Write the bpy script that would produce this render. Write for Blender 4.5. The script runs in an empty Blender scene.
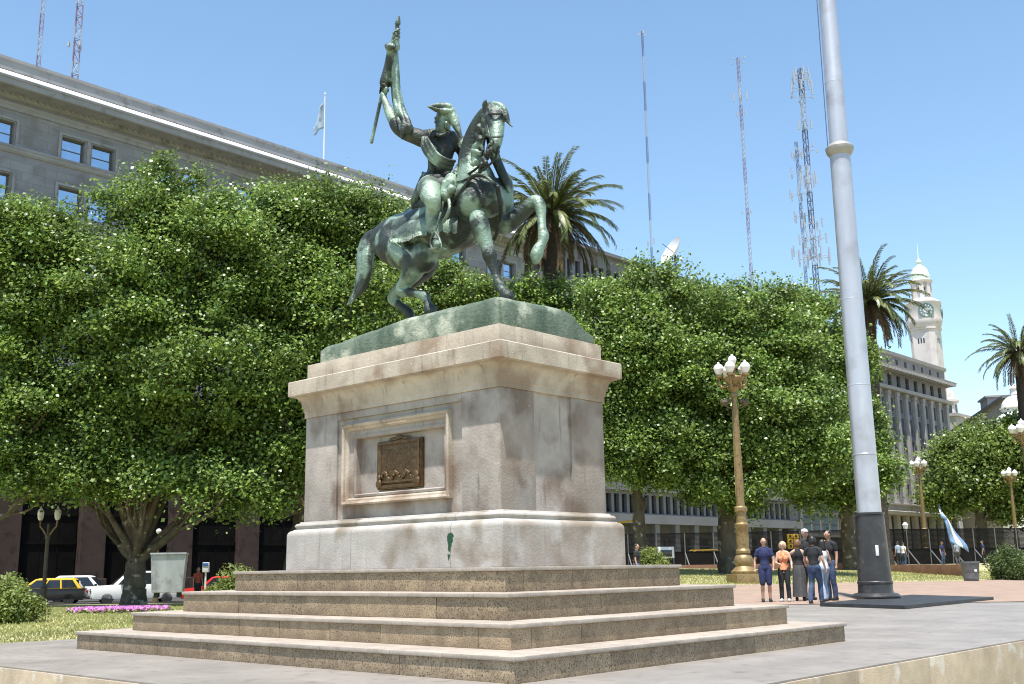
import bpy, bmesh, math, random
import numpy as np
from mathutils import Vector, Matrix, Euler
from math import sin, cos, pi, radians as R_
random.seed(7); rng = np.random.default_rng(11)
scn = bpy.context.scene
col = scn.collection
# ------------------------------------------------------------------ camera solution
F = 1081.34; PIT = R_(11.80024); ROL = R_(-0.8843)
fwd = Vector((0, cos(PIT), sin(PIT))); r_ = Vector((1, 0, 0)); u_ = r_.cross(fwd)
RR = r_*cos(ROL)+u_*sin(ROL); UU = -r_*sin(ROL)+u_*cos(ROL)
CAM = Vector((0, 0, 1.0))
TH = R_(90-132.5297185)
_c, _s = cos(TH), sin(TH)
CM = Vector((8.87841659, -9.4493543, 1.0))
M0 = Vector((-(_c*CM.x-_s*CM.y), -(_s*CM.x+_c*CM.y), 0))
def ray(px, py): return fwd+RR*((px-512)/F)+UU*((342-py)/F)
def w2m(P): d = P-M0; return Vector((_c*d.x+_s*d.y, -_s*d.x+_c*d.y, d.z))
def m2w(P): P = Vector(P); return M0+Vector((_c*P.x-_s*P.y, _s*P.x+_c*P.y, P.z))
def ground(px, py, z=0.0): d = ray(px, py); return CAM+d*((z-CAM.z)/d.z)
def at(px, py, D): d = ray(px, py); return CAM+d*(D/d.y)
def my(px, py, y):
    o = w2m(CAM); q = w2m(CAM+ray(px, py))-o; return o+q*((y-o.y)/q.y)
def proj(P):
    d = Vector(P)-CAM; w = d.dot(fwd); return 512+F*d.dot(RR)/w, 342-F*d.dot(UU)/w
Q = 1/1.1
D1 = Vector((cos(R_(47.47)), sin(R_(47.47)), 0)); NN = Vector((-D1.y, D1.x, 0))
def sstep(a, b, x):
    t = min(1, max(0, (x-a)/(b-a))); return t*t*(3-2*t)
# ------------------------------------------------------------------ materials
MATS = {}
def srgb(r, g, b):
    f = lambda c: (c/255/12.92 if c/255 <= .04045 else ((c/255+.055)/1.055)**2.4)
    return (f(r), f(g), f(b), 1)
def M(name, c1, c2=None, scale=4, rough=.7, metal=0, bump=0, bscale=None, c3=None, s3=40, f3=(.55, .7), isl=0, streak=0, spec=.5, trans=0, detail=8, lo=.35, hi=.65, bdist=.02):
    m = bpy.data.materials.new(name); m.use_nodes = True; nt = m.node_tree; N = nt.nodes; L = nt.links
    b = N['Principled BSDF']; b.inputs['Roughness'].default_value = rough; b.inputs['Metallic'].default_value = metal
    b.inputs['Specular IOR Level'].default_value = spec
    c1 = tuple(c1)[:3]+(1,); c2 = tuple(c2)[:3]+(1,) if c2 else c1
    tc = N.new('ShaderNodeTexCoord'); co = tc.outputs['Object']
    if streak:
        mp = N.new('ShaderNodeMapping'); mp.inputs['Scale'].default_value = (1, 1, 1/streak); L.new(co, mp.inputs[0]); cs = mp.outputs[0]
    else: cs = co
    n = N.new('ShaderNodeTexNoise'); n.inputs['Scale'].default_value = scale; n.inputs['Detail'].default_value = detail; n.inputs['Roughness'].default_value = .62
    L.new(cs, n.inputs['Vector'])
    mr = N.new('ShaderNodeMapRange'); mr.inputs[1].default_value = lo; mr.inputs[2].default_value = hi; L.new(n.outputs[0], mr.inputs[0])
    mx = N.new('ShaderNodeMix'); mx.data_type = 'RGBA'; mx.inputs[6].default_value = c1; mx.inputs[7].default_value = c2
    L.new(mr.outputs[0], mx.inputs[0]); out = mx.outputs[2]
    if c3:
        n3 = N.new('ShaderNodeTexNoise'); n3.inputs['Scale'].default_value = s3; n3.inputs['Detail'].default_value = 3; L.new(co, n3.inputs['Vector'])
        m3 = N.new('ShaderNodeMapRange'); m3.inputs[1].default_value = f3[0]; m3.inputs[2].default_value = f3[1]; L.new(n3.outputs[0], m3.inputs[0])
        x3 = N.new('ShaderNodeMix'); x3.data_type = 'RGBA'; x3.inputs[7].default_value = tuple(c3)[:3]+(1,); L.new(m3.outputs[0], x3.inputs[0]); L.new(out, x3.inputs[6]); out = x3.outputs[2]
    if isl:
        g = N.new('ShaderNodeNewGeometry'); hs = N.new('ShaderNodeHueSaturation'); mi = N.new('ShaderNodeMapRange')
        mi.inputs[3].default_value = 1-isl; mi.inputs[4].default_value = 1+isl; L.new(g.outputs['Random Per Island'], mi.inputs[0]); L.new(mi.outputs[0], hs.inputs['Value']); L.new(out, hs.inputs['Color']); out = hs.outputs[0]
    L.new(out, b.inputs['Base Color'])
    if bump:
        nb = N.new('ShaderNodeTexNoise'); nb.inputs['Scale'].default_value = bscale or scale*8; nb.inputs['Detail'].default_value = 6; L.new(co, nb.inputs['Vector'])
        bm_ = N.new('ShaderNodeBump'); bm_.inputs['Strength'].default_value = bump; bm_.inputs['Distance'].default_value = bdist; L.new(nb.outputs[0], bm_.inputs['Height']); L.new(bm_.outputs[0], b.inputs['Normal'])
    MATS[name] = m; return m
def leafmat(name, a, b_, tr=.35, var=.5, rough=.45):
    m = bpy.data.materials.new(name); m.use_nodes = True; nt = m.node_tree; N = nt.nodes; L = nt.links
    p = N['Principled BSDF']; out = N['Material Output']; p.inputs['Roughness'].default_value = rough; p.inputs['Specular IOR Level'].default_value = .42
    g = N.new('ShaderNodeNewGeometry'); mx = N.new('ShaderNodeMix'); mx.data_type = 'RGBA'; mx.inputs[6].default_value = a+(1,); mx.inputs[7].default_value = b_+(1,)
    L.new(g.outputs['Random Per Island'], mx.inputs[0])
    tc = N.new('ShaderNodeTexCoord'); n = N.new('ShaderNodeTexNoise'); n.inputs['Scale'].default_value = .5; L.new(tc.outputs['Object'], n.inputs['Vector'])
    mr = N.new('ShaderNodeMapRange'); mr.inputs[1].default_value = .3; mr.inputs[2].default_value = .7; mr.inputs[3].default_value = 1-var*.5; mr.inputs[4].default_value = 1+var*.5; L.new(n.outputs[0], mr.inputs[0])
    hs = N.new('ShaderNodeHueSaturation'); L.new(mr.outputs[0], hs.inputs['Value']); L.new(mx.outputs[2], hs.inputs['Color'])
    L.new(hs.outputs[0], p.inputs['Base Color'])
    t = N.new('ShaderNodeBsdfTranslucent'); h2 = N.new('ShaderNodeHueSaturation'); h2.inputs['Value'].default_value = 1.5; h2.inputs['Hue'].default_value = .485; L.new(hs.outputs[0], h2.inputs['Color']); L.new(h2.outputs[0], t.inputs[0])
    ms = N.new('ShaderNodeMixShader'); ms.inputs[0].default_value = tr; L.new(p.outputs[0], ms.inputs[1]); L.new(t.outputs[0], ms.inputs[2]); L.new(ms.outputs[0], out.inputs[0])
    MATS[name] = m; return m
M('step_granite', (.39,.29,.18), (.235,.17,.105), 5, .75, c3=(.07,.055,.04), s3=75, f3=(.50,.66), isl=.2, bump=.35, bscale=120, bdist=.004)
M('tread_stone', (.38,.325,.27), (.28,.235,.19), 6, .7, c3=(.44,.39,.33), s3=60, f3=(.58,.7), isl=.07, bump=.2, bscale=80, bdist=.004)
def stone(name, c1, c2, stain, dark):
    # weathered stone: base mottling, big brownish blotches, vertical run marks
    m = M(name, c1, c2, 2.2, .8, isl=.05, c3=stain, s3=1.7, f3=(.50,.66), bump=.45, bscale=35, bdist=.01)
    nt = m.node_tree; N = nt.nodes; L = nt.links; b = N['Principled BSDF']; prev = b.inputs['Base Color'].links[0].from_socket
    tc = N.new('ShaderNodeTexCoord'); mp = N.new('ShaderNodeMapping'); mp.inputs['Scale'].default_value = (5, 5, .55); L.new(tc.outputs['Object'], mp.inputs[0])
    n = N.new('ShaderNodeTexNoise'); n.inputs['Scale'].default_value = 1.6; n.inputs['Detail'].default_value = 9; n.inputs['Roughness'].default_value = .7; L.new(mp.outputs[0], n.inputs['Vector'])
    mr = N.new('ShaderNodeMapRange'); mr.inputs[1].default_value = .56; mr.inputs[2].default_value = .72; mr.inputs[4].default_value = .75; L.new(n.outputs[0], mr.inputs[0])
    x = N.new('ShaderNodeMix'); x.data_type = 'RGBA'; L.new(mr.outputs[0], x.inputs[0]); L.new(prev, x.inputs[6]); x.inputs[7].default_value = dark+(1,)
    n2 = N.new('ShaderNodeTexNoise'); n2.inputs['Scale'].default_value = 38; n2.inputs['Detail'].default_value = 2; L.new(tc.outputs['Object'], n2.inputs['Vector'])
    m2 = N.new('ShaderNodeMapRange'); m2.inputs[1].default_value = .72; m2.inputs[2].default_value = .76; L.new(n2.outputs[0], m2.inputs[0])
    y = N.new('ShaderNodeMix'); y.data_type = 'RGBA'; L.new(m2.outputs[0], y.inputs[0]); L.new(x.outputs[2], y.inputs[6]); y.inputs[7].default_value = (.6,.57,.54,1)
    L.new(y.outputs[2], b.inputs['Base Color']); return m
STAIN = {'plinth_stone': (2.04, 2.09), 'die_stone': (1.905, 1.925)}
stone('plinth_stone', (.45,.42,.385), (.34,.31,.28), (.23,.19,.145), (.22,.17,.14))
stone('die_stone', (.41,.36,.32), (.29,.25,.22), (.19,.14,.11), (.09,.068,.058))
stone('cornice_stone', (.50,.43,.35), (.35,.29,.23), (.26,.19,.135), (.10,.075,.06))
def joints(name, bw, bh, plane='xz', rot=0, dark=.55, mortar=.012, off=.5):
    # thin dark joint lines between blocks, multiplied over the colour
    m = MATS[name]; nt = m.node_tree; N = nt.nodes; L = nt.links; b = N['Principled BSDF']; prev = b.inputs['Base Color'].links[0].from_socket
    tc = N.new('ShaderNodeTexCoord'); sx = N.new('ShaderNodeSeparateXYZ'); cx = N.new('ShaderNodeCombineXYZ'); mp = N.new('ShaderNodeMapping'); mp.inputs['Rotation'].default_value = (0, 0, rot)
    L.new(tc.outputs['Object'], sx.inputs[0]); L.new(sx.outputs[0], cx.inputs[0]); L.new(sx.outputs[2 if plane == 'xz' else 1], cx.inputs[1]); L.new(cx.outputs[0], mp.inputs[0])
    br = N.new('ShaderNodeTexBrick'); br.offset = off; br.inputs['Scale'].default_value = 1; br.inputs['Brick Width'].default_value = bw; br.inputs['Row Height'].default_value = bh; br.inputs['Mortar Size'].default_value = mortar; br.inputs['Mortar Smooth'].default_value = .3
    br.inputs['Color1'].default_value = (1, 1, 1, 1); br.inputs['Color2'].default_value = (.86, .86, .86, 1); br.inputs['Mortar'].default_value = (dark, dark, dark, 1); L.new(mp.outputs[0], br.inputs[0])
    x = N.new('ShaderNodeMix'); x.data_type = 'RGBA'; x.blend_type = 'MULTIPLY'; x.inputs[0].default_value = 1; L.new(prev, x.inputs[6]); L.new(br.outputs[0], x.inputs[7]); L.new(x.outputs[2], b.inputs['Base Color'])
M('bronze_plaque', (.09,.055,.03), (.16,.10,.05), 14, .42, .75, bump=.5, bscale=60)
def bronze(name, dk, mid, lt, lo, hi, rough=.5):
    m = M(name, dk, mid, 2.6, rough, .25, c3=lt, s3=2.4, f3=(lo, hi), bump=.8, bscale=26, streak=2.2, bdist=.02)
    return m
bronze('bronze', (.016,.02,.018), (.055,.072,.06), (.20,.28,.22), .48, .58)
bronze('bronze_dark', (.012,.014,.013), (.035,.042,.037), (.13,.18,.14), .53, .66)
bronze('bronze_pale', (.05,.065,.053), (.12,.16,.125), (.28,.37,.29), .45, .58)
bronze('bronze_base', (.055,.085,.06), (.16,.20,.15), (.36,.38,.30), .52, .64, .85)
M('graffiti_green', (.005,.055,.022), rough=.6)
M('paving_grey', (.29,.26,.225), (.225,.20,.175), 1.1, .5, isl=.0, c3=(.17,.15,.13), s3=5, f3=(.56,.75), bump=.15, bscale=60, bdist=.004)
M('paving_pink', (.33,.235,.175), (.28,.195,.145), .8, .85, c3=(.23,.165,.125), s3=12, f3=(.55,.75), bump=.2, bscale=50)
M('kerb_stone', (.42,.335,.245), (.30,.24,.18), 2.2, .8, c3=(.44,.40,.35), s3=3.2, f3=(.58,.68), isl=.12, bump=.5, bscale=60, bdist=.01)
M('asphalt', (.05,.05,.052), (.07,.068,.066), .6, .85, bump=.3, bscale=80)
M('brown_kerb', (.20,.105,.06), (.14,.075,.05), 3, .8)
def grassmat():
    m = M('lawn', (.22,.25,.075), (.38,.34,.17), .3, .95, c3=(.43,.38,.21), s3=1.1, f3=(.42,.62), bump=.6, bscale=30, bdist=.05); return m
grassmat()
leafmat('grass_blade', (.20,.25,.06), (.42,.38,.18), .3)
leafmat('leaf_plane', (.038,.088,.014), (.23,.325,.065), .27, .75, .4)
leafmat('leaf_plane_far', (.055,.10,.018), (.22,.29,.065), .34, .5, .36)
leafmat('leaf_shrub', (.10,.15,.03), (.24,.28,.07), .3)
leafmat('leaf_juniper', (.05,.085,.022), (.11,.15,.04), .25)
leafmat('leaf_palm', (.04,.075,.02), (.20,.23,.07), .22, .4, .38)
leafmat('palm_dead', (.07,.048,.025), (.15,.105,.05), .15, .4, .8)
leafmat('petal', (.50,.14,.42), (.72,.36,.62), .3, .2, .6)
M('bark', (.12,.10,.07), (.055,.045,.03), 3, .9, c3=(.30,.27,.20), s3=2.6, f3=(.60,.66), bump=.7, bscale=10, streak=2, bdist=.03)
M('bark_palm', (.06,.045,.033), (.03,.023,.018), 6, .95, bump=1, bscale=14, bdist=.05)
M('bank_wall', (.245,.25,.275), (.20,.205,.225), .35, .85, c3=(.17,.165,.17), s3=.8, f3=(.5,.7), bump=.2, bscale=6)
M('bank_pier', (.065,.045,.037), (.045,.032,.027), .8, .9, spec=.15, c3=(.03,.022,.018), s3=1.6)  # tree shade over the piers is put into this dark brown
M('bank_trim', (.265,.27,.29), (.215,.22,.235), .5, .8, c3=(.17,.165,.17), s3=1.2, f3=(.55,.7))
M('sima_sunlit', (.66,.64,.62), (.55,.53,.51), .7, .7)  # sun caught by the sloping cornice band, painted in as a paler tone
M('recess_shade', (.006,.005,.005), (.010,.009,.008), 1, .9, spec=.05)
M('window_glass', (.46,.56,.66), (.40,.50,.6), 2, .04, 1.0)
M('window_dark', (.03,.035,.04), (.05,.055,.06), 2, .08, .3)
M('window_frame', (.10,.09,.08), rough=.6)
M('tower_plaster', (.60,.55,.53), (.52,.475,.455), .4, .85, c3=(.42,.38,.365), s3=.5, f3=(.55,.75))
M('tower_dome', (.62,.68,.62), (.50,.57,.51), .6, .7)
M('office_wall', (.21,.20,.205), (.17,.165,.17), .3, .85, c3=(.14,.135,.14), s3=.6, f3=(.5,.7))  # darkened so the colour carries the shadow on the office face
M('office_light', (.36,.335,.32), (.28,.265,.255), .5, .85)
M('modern_shaded', (.145,.147,.165), (.115,.117,.13), .3, .75)  # white walls, greyed in colour to stand for shade under the trees
M('glazed_blue', (.10,.15,.20), (.14,.20,.26), .5, .15, .5)
M('slate', (.10,.11,.125), (.14,.15,.165), .8, .6)
M('dome_white', (.75,.74,.72), (.62,.61,.59), .3, .7)
M('pole_silver', (.54,.54,.58), (.46,.46,.50), 2.0, .38, .5, c3=(.34,.33,.345), s3=1.3, f3=(.5,.8), streak=4, bump=.1, bscale=30)
M('pole_collar', (.36,.345,.32), (.28,.27,.25), 5, .5, .3)
M('pole_black', (.028,.028,.03), (.05,.048,.046), 2.5, .38, .1, c3=(.09,.082,.075), s3=4, f3=(.58,.75), bump=.25, bscale=25)
M('sticker_white', (.75,.75,.73), rough=.5)
M('black_slab', (.018,.019,.02), (.035,.036,.037), 3, .55)
M('lamp_gold', (.30,.21,.09), (.22,.155,.07), 6, .45, .35, c3=(.14,.095,.05), s3=10, bump=.2)
M('lamp_dark', (.13,.10,.06), (.08,.065,.045), 6, .55, .3)
M('lamp_globe', (.82,.80,.78), (.72,.70,.68), 5, .25)
M('mast_red', (.20,.15,.22), rough=.6); M('mast_pale', (.30,.33,.40), rough=.6); M('mast_white', (.62,.62,.64), rough=.6); M('mast_grey', (.05,.055,.11), (.08,.085,.15), 3, .6)
M('flag_blue', (.20,.33,.55), rough=.8); M('flag_white', (.8,.8,.8), rough=.8)
M('flag_roof', (.22,.30,.40), (.32,.40,.48), 2, .8)
M('fence_mesh', (.008,.008,.009), (.014,.013,.013), 1, .9, spec=.1)
M('fence_post', (.12,.12,.125), rough=.5)
M('bin_grey', (.10,.105,.11), (.16,.165,.17), 5, .5, .2)
M('kiosk_metal', (.36,.37,.36), (.27,.28,.275), 1.5, .5, .2, c3=(.2,.2,.19), s3=2.5, f3=(.5,.7), streak=3)
M('car_white', (.72,.72,.72), rough=.25); M('car_black', (.015,.015,.017), rough=.25); M('car_yellow', (.70,.42,.03), rough=.3); M('car_red', (.50,.03,.02), rough=.25)
M('car_glass', (.02,.025,.03), rough=.05); M('tyre', (.018,.018,.018), rough=.85); M('chrome', (.6,.6,.6), rough=.2, metal=.9); M('headlight', (.75,.75,.72), rough=.1)
M('tail_red', (.35,.02,.02), rough=.3)
M('skin', (.46,.26,.17), (.42,.235,.155), 9, .55); M('skin_light', (.58,.37,.27), (.53,.33,.24), 9, .55)
M('cloth_navy', (.014,.019,.065), (.02,.028,.09), 9, .85, bump=.4, bscale=18); M('cloth_black', (.012,.012,.014), (.022,.022,.024), 9, .85, bump=.4, bscale=18)
M('cloth_orange', (.62,.14,.04), (.75,.42,.22), 16, .8); M('cloth_white', (.70,.68,.66), (.6,.58,.56), 9, .85, bump=.4, bscale=18)
M('jeans', (.025,.042,.09), (.06,.09,.16), 7, .85, bump=.4, bscale=18); M('jeans_light', (.22,.30,.40), (.32,.40,.5), 7, .85, bump=.4, bscale=18)
M('cloth_grey', (.06,.06,.065), (.09,.09,.09), 9, .85); M('cloth_red', (.35,.05,.03), (.4,.1,.05), 9, .85)
M('hair_dark', (.015,.011,.009), rough=.5); M('hair_brown', (.12,.055,.025), (.18,.09,.04), 30, .5); M('hair_blonde', (.48,.32,.14), (.6,.44,.24), 30, .5); M('hair_grey', (.35,.33,.31), rough=.6)
M('shoe_dark', (.02,.02,.022), rough=.6); M('shoe_white', (.65,.65,.65), rough=.6)
M('signal_yellow', (.75,.45,.03), rough=.4); M('signal_lens', (.10,.02,.02), rough=.2)
M('blue_box', (.05,.12,.30), rough=.4); M('sign_blue', (.04,.1,.4), rough=.5)
M('gold_letter', (.22,.15,.04), rough=.4, metal=.3)
M('clock_face', (.10,.17,.17), (.14,.21,.21), 3, .6)
for nm, (sa, sb_) in STAIN.items():   # rust brown runoff stains on the narrow (street) side of the pedestal
    m = MATS[nm]; nt = m.node_tree; N = nt.nodes; L = nt.links; b = N['Principled BSDF']; prev = b.inputs['Base Color'].links[0].from_socket
    tc = N.new('ShaderNodeTexCoord'); sx = N.new('ShaderNodeSeparateXYZ'); L.new(tc.outputs['Object'], sx.inputs[0]); m1 = N.new('ShaderNodeMapRange'); m1.inputs[1].default_value = sa; m1.inputs[2].default_value = sb_; L.new(sx.outputs[0], m1.inputs[0])
    mp = N.new('ShaderNodeMapping'); mp.inputs['Scale'].default_value = (1, 1.6, .7); mp.inputs['Location'].default_value = (3.3, 1.1, 0); L.new(tc.outputs['Object'], mp.inputs[0]); n = N.new('ShaderNodeTexNoise'); n.inputs['Scale'].default_value = 1.5; n.inputs['Detail'].default_value = 7; L.new(mp.outputs[0], n.inputs['Vector'])
    m2 = N.new('ShaderNodeMapRange'); m2.inputs[1].default_value = .40; m2.inputs[2].default_value = .52; m2.inputs[4].default_value = .42; L.new(n.outputs[0], m2.inputs[0]); mu = N.new('ShaderNodeMath'); mu.operation = 'MULTIPLY'; L.new(m1.outputs[0], mu.inputs[0]); L.new(m2.outputs[0], mu.inputs[1])
    x = N.new('ShaderNodeMix'); x.data_type = 'RGBA'; L.new(mu.outputs[0], x.inputs[0]); L.new(prev, x.inputs[6]); x.inputs[7].default_value = (.25, .185, .135, 1); L.new(x.outputs[2], b.inputs['Base Color'])
joints('bank_wall', 1.5, .62, 'xz', 0, .72, .02); joints('paving_grey', 1.2, .8, 'xy', -TH, .72, .006); joints('paving_pink', .4, .4, 'xy', -TH, .8, .01); joints('plinth_stone', 1.9, 1.2, 'xz', 0, .5, .006, .35)
# ------------------------------------------------------------------ mesh builder
class MB:
    def __init__(s): s.v = []; s.f = []
    def add(s, vs, fs):
        k = len(s.v); s.v += [tuple(v) for v in vs]; s.f += [tuple(i+k for i in f) for f in fs]; return s
    def box(s, x0, x1, y0, y1, z0, z1, Mx=None):
        vs = [Vector((x, y, z)) for z in (z0, z1) for y in (y0, y1) for x in (x0, x1)]
        if Mx is not None: vs = [Mx @ v for v in vs]
        return s.add(vs, [(0,2,3,1),(4,5,7,6),(0,1,5,4),(2,6,7,3),(0,4,6,2),(1,3,7,5)])
    def bbox(s, x0, x1, y0, y1, z0, z1, b=.01):   # box with chamfered edges
        bm = bmesh.new(); bmesh.ops.create_cube(bm, size=1)
        for v in bm.verts: v.co = Vector((x0+(v.co.x+.5)*(x1-x0), y0+(v.co.y+.5)*(y1-y0), z0+(v.co.z+.5)*(z1-z0)))
        bmesh.ops.bevel(bm, geom=bm.edges[:], offset=b, segments=2, affect='EDGES', profile=.6)
        bm.verts.index_update(); s.add([v.co.copy() for v in bm.verts], [[v.index for v in f.verts] for f in bm.faces]); bm.free(); return s
    def tube(s, pts, rad, n=8, cap=True, flat=1.0):
        pts = [Vector(p) for p in pts]
        if not hasattr(rad, '__len__'): rad = [rad]*len(pts)
        k = len(s.v); prev = None; up = None
        for i, p in enumerate(pts):
            d = (pts[min(i+1, len(pts)-1)]-pts[max(i-1, 0)]).normalized()
            if up is None:
                up = Vector((0, 0, 1)) if abs(d.z) < .9 else Vector((1, 0, 0))
            a = d.cross(up).normalized(); b = a.cross(d).normalized(); up = b
            for j in range(n):
                t = 2*pi*j/n; s.v.append(tuple(p+(a*cos(t)+b*sin(t)*flat)*rad[i]))
        m = len(pts)
        for i in range(m-1):
            for j in range(n):
                j2 = (j+1) % n; s.f.append((k+i*n+j, k+i*n+j2, k+(i+1)*n+j2, k+(i+1)*n+j))
        if cap:
            s.f.append(tuple(k+j for j in range(n))[::-1]); s.f.append(tuple(k+(m-1)*n+j for j in range(n)))
        return s
    def lathe(s, prof, n=20, c=(0,0,0), Mx=None):
        k = len(s.v); c = Vector(c)
        for r, z in prof:
            for j in range(n):
                t = 2*pi*j/n; v = Vector((r*cos(t), r*sin(t), z))
                if Mx is not None: v = Mx @ v
                s.v.append(tuple(v+c))
        for i in range(len(prof)-1):
            for j in range(n):
                j2 = (j+1) % n; s.f.append((k+i*n+j, k+i*n+j2, k+(i+1)*n+j2, k+(i+1)*n+j))
        s.f.append(tuple(k+j for j in range(n))[::-1]); s.f.append(tuple(k+(len(prof)-1)*n+j for j in range(n)))
        return s
    def ell(s, c, r, n=14, rot=None):
        c = Vector(c); r = r if hasattr(r, '__len__') else (r, r, r)
        bm = bmesh.new(); bmesh.ops.create_uvsphere(bm, u_segments=n, v_segments=max(6, n*2//3), radius=1)
        mt = rot.to_matrix() if rot else None
        for v in bm.verts:
            q = Vector((v.co.x*r[0], v.co.y*r[1], v.co.z*r[2])); v.co = c+(mt @ q if mt else q)
        bm.verts.index_update(); s.add([v.co.copy() for v in bm.verts], [[v.index for v in f.verts] for f in bm.faces]); bm.free(); return s
    def rectsweep(s, prof, x0, x1, y0, y1):   # prof: (outset, z), swept mitred round a rectangle
        k = len(s.v)
        for o, z in prof: s.v += [(x0-o, y0-o, z), (x1+o, y0-o, z), (x1+o, y1+o, z), (x0-o, y1+o, z)]
        m = len(prof)
        for i in range(m-1):
            for j in range(4):
                j2 = (j+1) % 4; s.f.append((k+i*4+j, k+i*4+j2, k+(i+1)*4+j2, k+(i+1)*4+j))
        s.f.append((k+3, k+2, k+1, k)); s.f.append(tuple(k+(m-1)*4+j for j in range(4))); return s
    def extr(s, prof, x0, x1):   # prof in (y, z), closed polygon extruded along x
        k = len(s.v); n = len(prof)
        for x in (x0, x1): s.v += [(x, y, z) for y, z in prof]
        for j in range(n):
            j2 = (j+1) % n; s.f.append((k+j, k+j2, k+n+j2, k+n+j))
        s.f.append(tuple(k+j for j in range(n))[::-1]); s.f.append(tuple(k+n+j for j in range(n))); return s
    def prism(s, poly, z0, z1):
        k = len(s.v); n = len(poly)
        for z in (z0, z1): s.v += [(p[0], p[1], z) for p in poly]
        for j in range(n):
            j2 = (j+1) % n; s.f.append((k+j, k+j2, k+n+j2, k+n+j))
        s.f.append(tuple(k+j for j in range(n))[::-1]); s.f.append(tuple(k+n+j for j in range(n))); return s
    def build(s, name, mat, parent=None, origin=None, smooth=30, bevel=0):
        me = bpy.data.meshes.new(name)
        vs = s.v
        if origin is not None: o = Vector(origin); vs = [(v[0]-o.x, v[1]-o.y, v[2]-o.z) for v in vs]
        me.from_pydata(vs, [], s.f); me.update()
        bm = bmesh.new(); bm.from_mesh(me); bmesh.ops.recalc_face_normals(bm, faces=bm.faces); bm.to_mesh(me); bm.free()
        return link(name, me, mat, parent, smooth, bevel)
def link(name, me, mat, parent=None, smooth=30, bevel=0):
    me.materials.append(MATS[mat] if isinstance(mat, str) else mat)
    if smooth and len(me.polygons):
        me.polygons.foreach_set('use_smooth', [True]*len(me.polygons)); me.set_sharp_from_angle(angle=R_(smooth))
    o = bpy.data.objects.new(name, me); col.objects.link(o)
    if parent: o.parent = parent
    if bevel:
        b = o.modifiers.new('bevel', 'BEVEL'); b.width = bevel; b.segments = 2; b.limit_method = 'ANGLE'; b.angle_limit = R_(40)
    return o
def npmesh(name, V, Fq, mat, parent=None, k=4):
    me = bpy.data.meshes.new(name); nf = len(Fq)
    me.vertices.add(len(V)); me.vertices.foreach_set('co', np.asarray(V, dtype=np.float32).ravel())
    me.loops.add(nf*k); me.loops.foreach_set('vertex_index', np.asarray(Fq, dtype=np.int32).ravel())
    me.polygons.add(nf); me.polygons.foreach_set('loop_start', np.arange(0, nf*k, k, dtype=np.int32)); me.polygons.foreach_set('loop_total', np.full(nf, k, dtype=np.int32))
    me.update(calc_edges=True); me.validate()
    return link(name, me, mat, parent, 0)
def tag(o, label=None, cat=None, group=None, kind=None):
    if label: o['label'] = label
    if cat: o['category'] = cat
    if group: o['group'] = group
    if kind: o['kind'] = kind
    return o
def empty(name, loc, rz=0, label=None, cat=None, group=None):
    o = bpy.data.objects.new(name, None); col.objects.link(o); o.location = loc; o.rotation_euler = (0, 0, rz); o.empty_display_size = .2
    return tag(o, label, cat, group)
def copy_tree(o, parent=None):
    c = o.copy(); col.objects.link(c)
    if parent: c.parent = parent
    for ch in list(o.children): copy_tree(ch, c)
    return c
def organic(name, mb, voxel, mat, parent=None, origin=None, smooth_it=6, factor=.5):
    me = bpy.data.meshes.new(name+'_tmp'); o0 = Vector(origin) if origin is not None else Vector((0,0,0))
    me.from_pydata([(v[0]-o0.x, v[1]-o0.y, v[2]-o0.z) for v in mb.v], [], mb.f)
    bm = bmesh.new(); bm.from_mesh(me); bmesh.ops.recalc_face_normals(bm, faces=bm.faces); bm.to_mesh(me); bm.free()
    t = bpy.data.objects.new('tmp', me); col.objects.link(t)
    r = t.modifiers.new('r', 'REMESH'); r.mode = 'VOXEL'; r.voxel_size = voxel
    if smooth_it:
        s = t.modifiers.new('s', 'SMOOTH'); s.factor = factor; s.iterations = smooth_it
    dg = bpy.context.evaluated_depsgraph_get(); ev = t.evaluated_get(dg)
    m2 = bpy.data.meshes.new_from_object(ev); m2.name = name
    bpy.data.objects.remove(t); bpy.data.meshes.remove(me)
    m2.materials.clear()
    o = link(name, m2, mat, parent, 0); m2.polygons.foreach_set('use_smooth', [True]*len(m2.polygons)); return o
def spl(pts, n=4):   # catmull-rom through tuples (x,y,z,r)
    P = [np.array(p, float) for p in pts]; P = [2*P[0]-P[1]]+P+[2*P[-1]-P[-2]]; out = []
    for i in range(1, len(P)-2):
        for k in range(n):
            t = k/n; a, b, c, d = P[i-1:i+3]
            out.append(.5*((2*b)+(c-a)*t+(2*a-5*b+4*c-d)*t*t+(3*b-a-3*c+d)*t**3))
    out.append(P[-2]); return out
def stube(mb, pts, n=12, k=4, flat=1.0):
    q = spl(pts, k); mb.tube([p[:3] for p in q], [max(.004, p[3]) for p in q], n, True, flat)
    for p in (q[0], q[-1]): mb.ell(p[:3], max(.004, p[3])*.98, 10)
    return mb
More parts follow.
